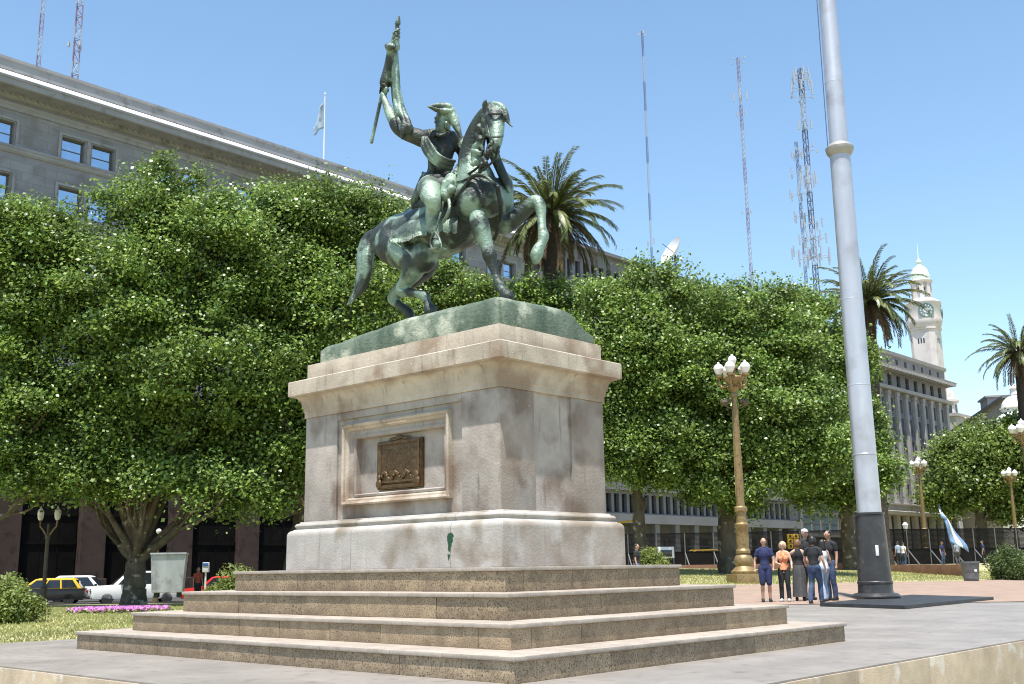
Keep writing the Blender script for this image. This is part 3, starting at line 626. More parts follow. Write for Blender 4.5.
# uniform: coat, sash folds, cuffs, tails
cb = MB()
stube(cb, [S(437,187,0,.25), S(438,178,0,.215), S(439,169,0,.185), S(440,158,0,.205), S(440.5,149,0,.235), S(441,141,0,.20)], 16)
stube(cb, [S(423,139,-.32,.14), S(431,138,-.16,.155), S(441,138,0,.16), S(451,140,.17,.155), S(459,143,.30,.14)], 12)
stube(cb, [S(423,139,-.32,.145), S(415,136,-.42,.135), S(406,133,-.50,.122), S(398.5,128.5,-.56,.108), S(395,123,-.59,.105)], 12, 3)
stube(cb, [S(459,143,.30,.14), S(465,153,.32,.125), S(465,164,.22,.11), S(461,169,.06,.10)], 12, 3)
for k in range(4):   # waist sash
    stube(cb, [S(423,173+k*2.4,-.20,.03), S(430,176+k*2.2,-.40,.034), S(440,176+k*2,-.34,.034), S(450,172+k*2,-.12,.03)], 7, 4)
for k in range(7):
    stube(cb, [S(427+3.6*k,143,-.33+.06*k,.02), S(428+3.0*k,152+1.5*sin(k*2),-.35+.05*k,.026), S(430+2.4*k,163,-.33+.05*k,.024), S(431+2.2*k,171,-.30+.04*k,.016)], 7, 4)
stube(cb, [S(434,133,-.18,.035), S(440,136,-.24,.04), S(448,133,-.10,.035)], 8, 3)
# coat skirts
for k in range(9):
    q = k/8; stube(cb, [S(428+q*18,178,-.30+.1*q,.06), S(424+q*22,184,-.42+.08*q,.06), S(422+q*24,188+2*sin(k),-.46+.1*q,.035)], 8, 3)
for k in range(6):   # tails hanging behind
    q = k/5; stube(cb, [S(424+2*q,178,-.1+.25*q,.07), S(419+2*q,190,-.14+.3*q,.075), S(415+3*q,201,-.14+.32*q,.07), S(413+3*q,209+2*q,-.14+.32*q,.03)], 8, 3)
coat = organic('coat', cb, .018, 'bronze_dark', rider, OS, 1)
sb2 = MB()
for k in range(6):
    q = k/5*1.0; w_ = .013+.008*(k % 2)
    stube(sb2, [S(422+5*q,137.5-.5*q,-.46+.06*q,w_), S(422+9*q,148-4*q,-.46-.01*q,w_+.004), S(429+8*q,159-6*q,-.45+.02*q,w_+.006), S(439+7*q,167-8*q,-.36+.02*q,w_+.004), S(451+4*q,171-10*q,-.20,w_)], 7, 5)
organic('sash', sb2, .009, 'bronze', rider, OS, 1)
br = MB(); stube(br, [S(432,187,-.15,.20), S(430,188,-.36,.205), S(430,192,-.56,.182), S(432,199,-.70,.145), S(433.5,204,-.70,.122), S(433,210,-.68,.118)], 14); organic('breeches', br, .016, 'bronze_pale', rider, OS, 1)
# boot piece: stirrup, spur
ib = MB()
def tb2(pts, r, n=7): q = spl([p[:3]+(r,) for p in pts], 4); ib.tube([p[:3] for p in q], [p[3] for p in q], n)
tb2([S(441,212,-.74), S(437.5,224,-.76), S(435,232,-.78)], .014); tb2([S(435,232,-.78), S(431.5,238,-.74), S(431,246,-.74), S(434,250,-.78), S(439,250,-.82), S(441,246,-.82), S(439,238,-.80), S(435,232,-.78)], .017)
ib.bbox(*(sorted((S(432,249,-.8)[0], S(441,249,-.8)[0]))), S(436,249,-.88)[1], S(436,249,-.66)[1], S(436,250.5,-.8)[2], S(436,248.3,-.8)[2], .006)
ib.build('stirrup', 'bronze_pale', es, OS, 60)
# hanging cord and pistol holster in front of the thigh
hb2 = MB()
for k in range(13): t = k/12; hb2.ell(S(449-6*t+3*sin(t*3.1),200+22*t,-.58-.05*sin(t*3))[:3], (.03,.03,.03), 8)
stube(hb2, [S(451,179,-.34,.10), S(449,187,-.44,.12), S(446,196,-.50,.10)], 12, 4)
for k in range(8): hb2.ell(S(445+2.2*(k%4)+(k//4),183+3.5*(k//4)+2*sin(k*2.),-.52)[:3], (.05,.05,.045), 8)
hb2.ell(S(451.5,190,-.56)[:3], .07, 10)
organic('holster', hb2, .017, 'bronze_pale', es, OS, 1)
# hair and bicorne hat
xb = MB(); xb.ell(S(444.5,119,-.02)[:3], (.14,.14,.14)); 
for k in range(2, 6): stube(xb, [S(441+1.4*k,113.5,-.20+.05*k,.035), S(442+1.3*k,119,-.20+.05*k,.035), S(443.5+1.2*k,126+k,-.16+.04*k,.02)], 8, 3)
organic('hair', xb, .014, 'bronze', rider, OS, 1)
hm = MB()
def sheet3(rows, th=.02):
    # rows of points -> closed shell thickened along local normal by offsetting in z
    nr, nc = len(rows), len(rows[0]); k = len(hm.v)
    for lay in (0, 1):
        for r in rows:
            for p in r: hm.v.append((p[0]+.01*lay, p[1]-.012*lay, p[2]+th*2.2*lay))
    N_ = nr*nc
    for j in range(nr-1):
        for i in range(nc-1):
            a = k+j*nc+i; hm.f.append((a, a+1, a+nc+1, a+nc)); hm.f.append((a+N_, a+nc+N_, a+nc+1+N_, a+1+N_))
    rim = [i for i in range(nc)]+[j*nc+nc-1 for j in range(1, nr)]+[(nr-1)*nc+i for i in range(nc-2, -1, -1)]+[j*nc for j in range(nr-2, 0, -1)]
    for a in range(len(rim)): b_ = (a+1) % len(rim); hm.f.append((k+rim[a], k+rim[b_], k+N_+rim[b_], k+N_+rim[a]))
stube(hm, [S(427.5,106.5,-.44,.014), S(432,108,-.36,.04), S(438,110.5,-.26,.06), S(444,111.5,-.16,.075), S(450,112,-.06,.07)], 12, 3, .55)
stube(hm, [S(428,106.5,-.42,.012), S(434,105.8,-.28,.035), S(441,105.5,-.18,.05), S(448,107,-.08,.05), S(453,111,-.02,.05)], 12, 3)
stube(hm, [S(449,111,-.04,.08), S(453,117,0,.085), S(456,125,.02,.07), S(459,132,.04,.045), S(461.5,137.5,.06,.014)], 12, 3)
hm.ell(S(445.5,108.5,-.08)[:3], (.13,.13,.075))
organic('hat', hm, .012, 'bronze_pale', rider, OS, 2)
# flag: staff, furled cloth, drape
fb = MB(); d_ = (pt_-pb_)
fb.tube([pb_, pb_+d_*.5, pt_], [.026,.026,.024], 10); fb.ell(pb_, .028, 8)
fb.lathe([(.02,0),(.036,.01),(.03,.03),(.045,.05),(.034,.10),(.010,.17)], 8, pt_-d_.normalized()*.08, d_.to_track_quat('Z','Y').to_matrix().to_4x4())
fs = fb.build('flagpole', 'bronze_pale', es, OS, 40)
gb = MB()
stube(gb, [S(397.5,27,-.62,.035), S(396.5,34,-.62,.06), S(395,42,-.62,.075), S(394,46,-.62,.11), S(392,50,-.62,.085), S(389.5,62,-.62,.078), S(387,74,-.62,.085), S(385,83,-.62,.095), S(383.8,88,-.62,.06)], 12)
for k in range(7):
    t = k/6; stube(gb, [S(391.5+3*cos(k),46+t,-.70+.1*sin(k),.03), S(388+1.5*sin(k),47+1.5*cos(k*2),-.72,.04), S(398-t*2,46-1.5*cos(k),-.52,.035)], 8, 3)
for k in range(3): q = k*4; stube(gb, [S(393,33+q,-.70,.016), S(396.5,31+q,-.72,.018), S(400,29+q,-.62,.016)], 7, 3)
# drape falling from upper staff to the elbow, in folds
for k in range(8):
    q = k/7
    stube(gb, [S(396-.6*q,48+4*q,-.60+.04*sin(k*2),.034), S(397.5-4*q,70+3*q,-.56+.08*sin(k*2.4),.036), S(399-6*q,90+2*q,-.54+.10*sin(k*2.1),.036), S(403-7*q,108+2*q,-.56+.10*sin(k*1.8),.038), S(409-9*q,122+3*q,-.62+.08*sin(k*1.5),.038), S(411-8*q,130+4*q,-.66,.03)], 8, 4)
stube(gb, [S(404,124,-.70,.06), S(403,132,-.72,.055), S(402,139,-.72,.02)], 8, 3); stube(gb, [S(409,127,-.66,.07), S(411,131,-.64,.05), S(407,134,-.66,.03)], 8, 3)
organic('flag', gb, .0165, 'bronze', es, OS, 1)
# ------------------------------------------------------------------ buildings of the street (facade line: NN*75Q, along D1)
D0 = 75*Q
ANG = math.atan2(D1.y, D1.x)
def fpos(s, off=0, z=0): p = D1*(s*Q)+NN*(D0+off); return Vector((p.x, p.y, z))
def H(z): return (z)*Q   # heights measured at 1.1 scale
class Fac:
    def __init__(s, name, label, s0, s1, depth=16, cat='building'):
        s.s0 = s0; s.s1 = s1; s.L = (s1-s0)*Q; s.depth = depth; o = fpos(s0); s.root = empty(name, o, ANG, label, cat)
    def x(s, v): return (v-s.s0)*Q
def wallrows(mb, x0, x1, rows, th=.5, y0=0):
    # rows: (z0,z1,[(a,b)...]) openings as empty spans
    for z0, z1, op in rows:
        x = x0
        for a, b in sorted(op):
            if a > x+1e-4: mb.box(x, a, y0, y0+th, z0, z1)
            x = b
        if x1 > x+1e-4: mb.box(x, x1, y0, y0+th, z0, z1)
def mkwindow(root, x0, x1, z0, z1, y=.30, glass='window_glass', bars=1, fr='window_frame'):
    f = MB(); t = .07
    f.box(x0, x0+t, y, y+.08, z0, z1); f.box(x1-t, x1, y, y+.08, z0, z1); f.box(x0+t, x1-t, y, y+.08, z0, z0+t); f.box(x0+t, x1-t, y, y+.08, z1-t, z1)
    for k in range(bars): zz_ = z0+(z1-z0)*(k+1)/(bars+1); f.box(x0+t, x1-t, y-.005, y+.07, zz_-.03, zz_+.03)
    w_ = f.build('window', fr, root, smooth=0)
    p = MB(); p.box(x0+t*.5, x1-t*.5, y+.03, y+.05, z0+t*.5, z1-t*.5)
    # very slight individual tilt so reflections differ pane to pane
    a = (random.random()-.5)*.012; p.v = [(v[0], v[1]+(v[2]-z0)*a, v[2]) for v in p.v]
    p.build('pane', glass, w_, smooth=0)
# ---- bank on the left
bk = Fac('bank_building', 'long grey stone bank building with deep cornice behind the left trees', 8, 84)
rt = bk.root; X = bk.x; Lx = bk.L
bays = [33+7.55*k for k in range(-3, 7)]
ops = lambda wd=1.75: [(X(b), X(b+wd)) for b in bays]+[(X(b+4.05-wd), X(b+4.05)) for b in bays]
zrow = [(31.07, 32.83), (26.9, 28.95), (22.6, 24.7), (18.3, 20.4)]
rows = []; z = 34.0
for a, b_ in zrow:
    rows.append((H(b_), H(z), [])); rows.append((H(a), H(b_), ops())); z = a
rows.append((H(14.5), H(z), []))
mb = MB(); wallrows(mb, 0, Lx, rows, .55)
mb.box(0, Lx, .56, 16, -1.5, H(37.0)); mb.box(0, Lx, 0, .55, H(34.0), H(36))
mb.build('wall', 'bank_wall', rt, smooth=0)
for a, b_ in zrow:
    for bx in bays:
        if X(bx) < 0: continue
        for s0 in (bx, bx+2.3): mkwindow(rt, X(s0), X(s0+1.75), H(a), H(b_), .32)
# trims
mb = MB()
for a, b_ in zrow:
    mb.extr([(.02, H(a)-.02), (-.22, H(a)-.02), (-.26, H(a)-.16), (-.18, H(a)-.24), (-.18, H(a)-.36), (-.06, H(a)-.5), (.02, H(a)-.5)], 0, Lx)
    for bx in bays:
        x0, x1 = X(bx)-.22, X(bx+4.05)+.22
        mb.box(x0-.05, x0+.12, -.09, .02, H(a)-.02, H(b_)+.25); mb.box(x1-.12, x1+.05, -.09, .02, H(a)-.02, H(b_)+.25); mb.box(x0+.12, x1-.12, -.09, .02, H(b_)+.08, H(b_)+.25)
        mb.box(X(bx+1.75)+.12, X(bx+2.3)-.12, -.07, .02, H(a), H(b_)+.075)
mb.build('trim', 'bank_trim', rt, smooth=0)
mb = MB()
mb.extr([(.02,H(33.7)),(-.10,H(33.7)),(-.10,H(33.95)),(-.2,H(34.05)),(-.2,H(34.2)),(.02,H(34.2))], -.1, Lx+.1)
mb.extr([(.02,H(34.45)),(-.25,H(34.6)),(-.32,H(34.75)),(-1.55,H(34.78)),(-1.62,H(34.85)),(-1.62,H(35.2)),(-1.7,H(35.25)),(-1.72,H(35.4)),(-1.6,H(35.5)),(.02,H(35.6))], -.1, Lx+1.5)
for k in range(int(Lx/.45)): mb.box(.1+k*.45, .32+k*.45, -.42, -.3, H(34.78)-.14, H(34.78)+.01)
mb.extr([(.02,H(36.4)),(-.30,H(36.5)),(-.30,H(37.2)),(-.38,H(37.25)),(-.38,H(37.45)),(.8,H(37.5)),(.8,H(36))], -.1, Lx+.3)
mb.build('cornice', 'bank_trim', rt, smooth=0)
mb = MB(); mb.extr([(.02,H(35.6)),(-1.52,H(35.53)),(-1.45,H(35.68)),(-1.32,H(35.7)),(-.98,H(36.02)),(-.93,H(36.02)),(-.3,H(36.42)),(.02,H(36.5))], -.1, Lx+1.3)
mb.build('sima', 'sima_sunlit', rt, smooth=0)
# giant ground order: piers, with the shade of the recesses painted black behind
mb = MB(); pier = [31.2, 37.3, 44.3, 50.3, 57.0, 63.6, 70.2, 76.8, 24.6, 18, 11.4]
for s in pier:
    mb.box(X(s-.95), X(s+.95), -.05, .55, -1.3, H(13.2)); mb.box(X(s-1.1), X(s+1.1), -.2, .55, -1.3, H(.8)); mb.box(X(s-1.1), X(s+1.1), -.15, .55, H(13.2), H(13.7))
mb.box(0, Lx, -.2, .55, H(13.7), H(14.5)); mb.build('colonnade', 'bank_pier', rt, smooth=0, bevel=.04)
mb = MB()
for i in range(60): mb.box(.3+i*1.15, .36+i*1.15, .40, .44, -1, H(12.8))
for z_ in (3.2, 5.2, 9.0): mb.box(0, Lx, .36, .40, H(z_), H(z_+.25))
mb.box(0, Lx, .44, .55, -1.3, H(13.7)); mb.build('grille', 'recess_shade', rt, smooth=0)  # bars plus a black backing sheet that paints the unlit depth
# gold letters over the doors
def letter(kind, x, z, h, y):
    m = MB(); w_ = h*.6; t = h*.17
    m.box(x, x+t, y, y+.06, z, z+h); m.box(x+t, x+w_, y, y+.06, z+h-t, z+h); m.box(x+t, x+w_*.85, y, y+.06, z+h*.45, z+h*.45+t)
    if kind == 'E': m.box(x+t, x+w_, y, y+.06, z, z+t)
    return m.build('letter', 'gold_letter', rt, smooth=0)
# roof flag
g = fpos(56.7, -.2, H(37.45)); rf = empty('roof_flag', g, 0, 'grey blue flag hanging limp from white pole on bank roof', 'flag')
mb = MB(); mb.tube([(0,0,0), (0,0,H(6.4))], [.07,.04], 8); mb.ell((0,0,H(6.45)), .1, 8); mb.build('flagpole', 'mast_white', rf)
mb = MB()
for j in range(13):
    for i in range(9):
        u, v = i/8, j/12; mb.v.append((-.06-u*(1.2-.3*v)*(.35+.65*v if v < .6 else .9), .18*sin(u*7+v*2), H(6.0)-v*2.6-u*1.1*(1-v*.4)))
for j in range(12):
    for i in range(8): k = j*9+i; mb.f.append((k, k+1, k+10, k+9))
f_ = mb.build('cloth', 'flag_roof', rf, smooth=60); sm = f_.modifiers.new('s', 'SOLIDIFY'); sm.thickness = .02
# ---- modern white building in the middle
wb = Fac('white_office_building', 'modern white office block with ground colonnade behind the central trees', 86, 141)
rt = wb.root; X = wb.x; Lx = wb.L
cols = [90.0+4.15*k for k in range(13)]
wins = [(X(88+1.45*k+.25), X(88+1.45*k+1.2)) for k in range(35)]
mb = MB()
fl = [(7.1, 9.2)]+[(12.4+3.5*k, 14.4+3.5*k) for k in range(7)]
rows = []; z = 5.9
for a, b_ in fl: rows.append((H(z), H(a), [])); rows.append((H(a), H(b_), wins)); z = b_
rows.append((H(z), H(37.3), [])); wallrows(mb, 0, Lx, rows, .4); mb.box(0, Lx, 3.2, 16, -1, H(37)); mb.box(0, Lx, .41, 3.2, H(5.9), H(6.6)); mb.box(0, Lx, .7, 3.2, H(6.6), H(37))
mb.extr([(.0,H(5.9)),(-.25,H(5.9)),(-.25,H(6.95)),(0,H(6.95))], 0, Lx); mb.extr([(0,H(9.6)),(-.5,H(9.6)),(-.5,H(10.3)),(0,H(10.3))], 0, Lx); mb.extr([(0,H(36.8)),(-.6,H(36.9)),(-.6,H(37.3)),(0,H(37.3))], 0, Lx)
mb.build('wall', 'modern_shaded', rt, smooth=0)
mb = MB()
for c in cols: mb.box(X(c-.45), X(c+.45), -.05, .75, 0, H(5.9))
mb.build('colonnade', 'modern_shaded', rt, smooth=0, bevel=.03)
k = 0
for a, b_ in fl:
    mb = MB(); mb.box(.2, Lx-.2, .45, .5, H(a)-.1, H(b_)+.1); mb.build('window', 'window_dark' if k == 0 else 'window_glass', rt, smooth=0); k += 1
mb = MB()
for c in cols: mb.box(X(c+.6), X(c+3.5), 3.05, 3.12, H(1.0), H(4.4)); 
mb.build('shopfront', 'window_dark', rt, smooth=0)
mb = MB()
for c in cols:
    for z_ in (1.0, 2.6, 3.4): mb.box(X(c+.6), X(c+3.5), 3.0, 3.05, H(z_), H(z_+.12))
    mb.box(X(c+2.0), X(c+2.1), 2.98, 3.05, H(1), H(4.4))
mb.build('shop_frame', 'modern_shaded', rt, smooth=0)
# roof volume with screens + dish
mb = MB(); mb.box(X(96), X(108), 5, 9, H(37), H(40.2)); mb.build('roof_room', 'modern_shaded', rt, smooth=0)
dp = at(675, 258, 134*Q); dr = empty('satellite_dish', dp-Vector((0,0,.6)), R_(200), 'white satellite dish standing on white office roof', 'satellite dish')
mb = MB(); tl = Matrix.Rotation(R_(62), 4, 'Y')
mb.lathe([(.05,0),(.9,.12),(1.5,.36),(1.85,.62),(1.88,.66),(1.5,.42),(.9,.18),(.05,.06)], 28, (0,0,1.2), tl); mb.build('reflector', 'mast_white', dr, smooth=60)
mb = MB(); mb.tube([(0,0,-1.6),(0,0,1.0)], .12, 8); mb.tube([(0,0,1.2),(1.6,.0,2.2)], .04, 6); mb.tube([(0,0,1),(-.2,.3,.2)], .06, 6); mb.build('mount', 'mast_grey', dr)
# ---- bluish glazed front between the two
gb_ = Fac('glazed_building', 'small dark blue glazed building beside the white office block', 141.2, 158)
rt = gb_.root; X = gb_.x; Lx = gb_.L
mb = MB(); mb.box(0, Lx, -.2, 14, -1, H(31)); mb.box(-.0, Lx, -.55, -.2, H(4.8), H(5.4)); mb.box(-.0, Lx, -.8, -.2, H(11.2), H(12.2)); mb.build('wall', 'office_wall', rt, smooth=0)
for fl_ in (5.6, 8.4, 13, 16.5, 20, 23.5, 27):
    for i in range(6): mkwindow(rt, .5+i*2.5, 2.6+i*2.5, H(fl_), H(fl_+2.2), -.28, 'glazed_blue', 1)
mb = MB(); mb.box(.4, Lx-.4, -.26, -.21, -.5, H(4.7)); mb.build('shopfront', 'window_dark', rt, smooth=0)
# ---- office with pilasters to the right
oc = Fac('pilaster_office_building', 'grey stone office building with tall pilasters and small attic windows beside clock tower', 158.2, 200.6, 18)
rt = oc.root; X = oc.x; Lx = oc.L; wx = [161.6+3.6*k for k in range(11)]; px_ = [159.8+3.6*k for k in range(12)]
mb = MB(); rows = []; at_w = [(X(w_)-.45, X(w_)+.45) for w_ in wx]; r2 = [(X(w_)-.7, X(w_)+.7) for w_ in wx]; sw = [(X(w_)-.65, X(w_)+.65) for w_ in wx]
fls = [(25.9, 28.2), (22.2, 25.0), (18.4, 21.2), (14.6, 17.4), (11.3, 13.8)]
rows += [(H(35.2), H(36.2), []), (H(34.1), H(35.2), at_w), (H(32.3), H(34.1), []), (H(30.3), H(32.3), r2)]; z = 30.3
for a, b_ in fls: rows += [(H(b_), H(z), []), (H(a), H(b_), sw)]; z = a
rows += [(H(8.5), H(z), [])]
wallrows(mb, 0, Lx, rows, .5); mb.box(0, Lx-.0, .51, 18, -1, H(36.0)); mb.build('wall', 'office_wall', rt, smooth=0)
for z0, z1, w_, g_ in [(34.1,35.2,.45,'window_dark'), (30.3,32.3,.7,'window_dark')]+[(a, b_, .65, 'window_dark') for a, b_ in fls]:
    for s in wx: mkwindow(rt, X(s)-w_, X(s)+w_, H(z0), H(z1), .28, g_, 1, 'office_wall' if z0 < 30 else 'window_frame')
for s in px_:
    mb = MB(); mb.bbox(X(s)-.42, X(s)+.42, -.45, .02, H(10.6), H(28.6), .06); mb.bbox(X(s)-.52, X(s)+.52, -.55, .02, H(28.6), H(29.3), .05); mb.bbox(X(s)-.5, X(s)+.5, -.55, .02, H(10.3), H(10.62), .04)
    mb.build('pilaster', 'office_light', rt, smooth=0)
mb = MB()
mb.extr([(.02,H(29.3)),(-.95,H(29.35)),(-1.0,H(29.9)),(-.1,H(30.1)),(.02,H(30.1))], 0, Lx+.4)
mb.extr([(.02,H(32.5)),(-.4,H(32.7)),(-1.7,H(32.85)),(-1.7,H(33.15)),(-1.8,H(33.3)),(-.2,H(33.6)),(.02,H(33.6))], 0, Lx+.5)
for k in range(int(Lx/1.2)): mb.bbox(.3+k*1.2, .75+k*1.2, -2.0, -.2, H(32.85)-.35, H(32.85), .03)
mb.extr([(.02,H(35.6)),(-.3,H(35.7)),(-.4,H(36.2)),(.9,H(36.3)),(.9,H(35.6))], -.1, Lx+.3)
mb.build('cornice', 'office_light', rt, smooth=0); mb = MB()
mb.extr([(.02,H(8.6)),(-1.3,H(8.7)),(-1.35,H(9.1)),(-1.2,H(9.2)),(-1.2,H(10.1)),(-1.35,H(10.2)),(-1.35,H(10.35)),(.02,H(10.4))], -.1, Lx+.6)
mb.build('balcony_band', 'office_light', rt, smooth=0)
mb = MB()
for s in px_: mb.box(X(s)-.55, X(s)+.55, -.3, .5, 0, H(8.6))
mb.box(0, Lx, .3, .5, -1, H(3)); mb.build('arcade', 'office_light', rt, smooth=0)
mb = MB(); mb.box(0, Lx, .35, .45, H(1), H(8.4)); mb.build('shopfront', 'window_dark', rt, smooth=0)
# ---- clock tower
tp = at(928.5, 365, 215*Q); tw = empty('clock_tower', (tp.x, tp.y, 0), ANG+R_(0), 'white clock tower with pale green dome rising behind pilaster office roof', 'clock tower')
def tz(py): return at(930, py, 215*Q).z
zt = {k: tz(v) for k, v in dict(fin=258, domeT=266, domeB=281, belT=283, belB=300, drumT=304, drumB=323, shT=326, base=372).items()}
def chsq(h, c): return [(h,-h+c),(h,h-c),(h-c,h),(-h+c,h),(-h,h-c),(-h,-h+c),(-h+c,-h),(h-c,-h)]
mb = MB(); hs_ = 2.3; mb.prism(chsq(hs_, .8), 0, zt['shT']); mb.prism(chsq(hs_+.18, .9), zt['shT']-1.0, zt['shT']-.6)
mb.build('shaft', 'tower_plaster', tw, smooth=20)
mb = MB(); mb.lathe([(2.75, zt['shT']-.6), (3.0, zt['shT']), (3.15, zt['drumB']), (3.1, zt['drumB']+.4), (3.05, zt['drumT']-.5), (3.2, zt['drumT']-.3), (3.2, zt['drumT']), (2.6, zt['drumT']+.5)], 40); mb.build('drum', 'tower_plaster', tw, smooth=40)
# belfry: eight piers, open arches
mb = MB(); rb_ = 1.5
for k in range(8):
    a = pi/8+k*pi/4; Mx = Matrix.Rotation(a, 4, 'Z') @ Matrix.Translation((rb_, 0, 0)); mb.box(-.30, .30, -.38, .38, zt['drumT'], zt['belT'], Mx)
    Mx = Matrix.Rotation(k*pi/4, 4, 'Z'); 
    n_ = 8
    for q in range(n_):   # arch heads
        t0, t1 = pi*q/n_, pi*(q+1)/n_; zc = zt['belT']-1.35; w_ = .30
        zlo = zc+w_*min(sin(t0), sin(t1)); ya, yb = w_*cos(t0), w_*cos(t1); mb.box(rb_-.30, rb_-.02, min(ya, yb)-.001, max(ya, yb)+.001, zlo, zt['belT'], Mx)
mb.lathe([(1.75, zt['belT']-.25), (2.05, zt['belT']), (2.1, zt['belT']+.25), (1.8, zt['belT']+.4)], 32); mb.lathe([(2.5, zt['drumT']), (2.3, zt['drumT']+.5), (1.95, zt['drumT']+.8), (1.2, zt['drumT']+.85)], 32)
mb.build('belfry', 'tower_plaster', tw, smooth=30)
mb = MB(); H_ = zt['domeT']-zt['domeB']; mb.lathe([(1.7*cos(t*pi/2/10)**.9+.25*(t/10), zt['domeB']+H_*sin(t*pi/2/10)) for t in range(10)]+[(.5, zt['domeT']), (.35, zt['domeT']+.5), (.55, zt['domeT']+.8), (.3, zt['domeT']+1.1), (.06, zt['domeT']+1.6), (.05, zt['domeT']+4.5)], 32)
for k in range(8): a = k*pi/4; mb.tube([(1.74*cos(a)*cos(t*pi/20), 1.74*sin(a)*cos(t*pi/20), zt['domeB']+H_*sin(t*pi/20)) for t in range(9)], .1, 6)
mb.build('dome', 'tower_dome', tw, smooth=50)
# four clock faces on the drum and small slit windows below
zc = tz(313.5)
for k in range(4):
    # faces look along local -y rotated; the one toward the square is turned a little to the camera
    a = math.atan2(-tp.y, -tp.x)-ANG+R_(9)+k*pi/2
    vx = Vector((0, 0, 0))
    Mx = Matrix.Rotation(a, 4, 'Z') @ Matrix.Translation((3.02, 0, zc)) @ Matrix.Rotation(pi/2, 4, 'Y')
    m = MB(); m.lathe([(1.38, -.25), (1.38, .12), (1.22, .14), (1.18, .06), (.01, .06)], 32, (0,0,0), Mx); f = m.build('clock_face', 'clock_face', tw, smooth=40)
    m = MB()
    for q in range(12): m.box(.84, 1.08, -.09, .09, .06, .085, Mx @ Matrix.Rotation(q*pi/6, 4, 'Z'))
    m.box(-.15, .95, -.07, .07, .09, .11, Mx @ Matrix.Rotation(R_(100), 4, 'Z')); m.box(-.15, .62, -.09, .09, .12, .14, Mx @ Matrix.Rotation(R_(30), 4, 'Z')); m.lathe([(.5,.06),(.5,.08)], 20, (0,0,0), Mx)
    m.build('clock_hands', 'mast_white', f, smooth=0)
    m = MB()
    Mx = Matrix.Rotation(-pi/2+k*pi/2, 4, 'Z')
    for q in (-.5, 0, .5): m.box(hs_-.05, hs_+.012, q-.13, q+.13, tz(345), tz(340), Mx)
    m.build('slit_window', 'window_dark', tw, smooth=0)
# ---- cupola, church dome, slate roofed block further right
cp = at(948, 440, 225*Q); cu = empty('corner_cupola_building', (cp.x, cp.y, 0), ANG, 'far pale corner building topped by small stone cupola', 'building')
def cz(py): return at(948, py, 225*Q).z
mb = MB(); mb.box(-3.2, 6, -3, 9, 0, cz(418)); mb.extr([(-3.4,cz(419)),(-3.4,cz(416)),(9,cz(416)),(9,cz(419))], -3.5, 6.2); mb.build('wall', 'office_light', cu, smooth=0)
mb = MB(); mb.lathe([(2.2, cz(418)), (2.2, cz(404)), (2.6, cz(403)), (2.6, cz(401)), (2.0, cz(399)), (1.9, cz(394)), (1.3, cz(390)), (.4, cz(387)), (.1, cz(384))], 16); mb.build('cupola', 'tower_plaster', cu, smooth=35)
mb = MB()
for k in range(8): mb.box(2.1, 2.24, -.35, .35, cz(415), cz(406), Matrix.Rotation(k*pi/4, 4, 'Z'))
mb.build('window', 'window_dark', cu, smooth=0)
A = at(953, 424, 190*Q); B = at(1006, 404, 150*Q); sl_ = empty('slate_roofed_building', (A.x, A.y, 0), math.atan2(B.y-A.y, B.x-A.x), 'distant dark roofed grey block beneath the white church dome', 'building')
Ls = (Vector((B.x, B.y))-Vector((A.x, A.y))).length; zA, zB = A.z, B.z; zm = (zA+zB)/2-.3
mb = MB(); mb.box(0, Ls, 0, 12, 0, zm); mb.build('wall', 'office_light', sl_, smooth=0)
mb = MB(); mb.extr([(-.5,zm),(-.5,zm+.3),(5.5,zm+.7),(12.5,zm+.3),(12.5,zm)], -.4, Ls+.4); mb.build('roof', 'slate', sl_, smooth=0)
mb = MB(); mb.box(12, 17, 2, 6, zm, zm+3.0); mb.box(11.7, 17.3, 1.7, 6.3, zm+3.0, zm+3.25); mb.build('roof_room', 'office_light', sl_, smooth=0)
for k in range(9): mkwindow(sl_, 4+k*6, 5.4+k*6, zm-4.6, zm-2, -.05, 'window_dark', 1)
cp = at(1018, 420, 140*Q); cd_ = empty('church', (cp.x, cp.y, 0), 0, 'white domed church behind the slate roof at far right', 'church')
def cz(py): return at(1018, py, 140*Q).z
mb = MB(); mb.lathe([(3.0, 0), (2.6, cz(420)), (1.75, cz(413)), (1.75, cz(409)), (1.9, cz(408.5)), (1.9, cz(407.5)), (1.7, cz(407))], 32); mb.build('drum', 'dome_white', cd_, smooth=40)
mb = MB(); mb.lathe([(1.7*cos(t*pi/2/9), cz(408)+(cz(395)-cz(408))*sin(t*pi/2/9)) for t in range(9)]+[(.6,cz(395)),(.55,cz(389)),(.7,cz(388.5)),(.4,cz(386)),(.08,cz(384)),(.06,cz(380))], 32); mb.build('dome', 'dome_white', cd_, smooth=50)
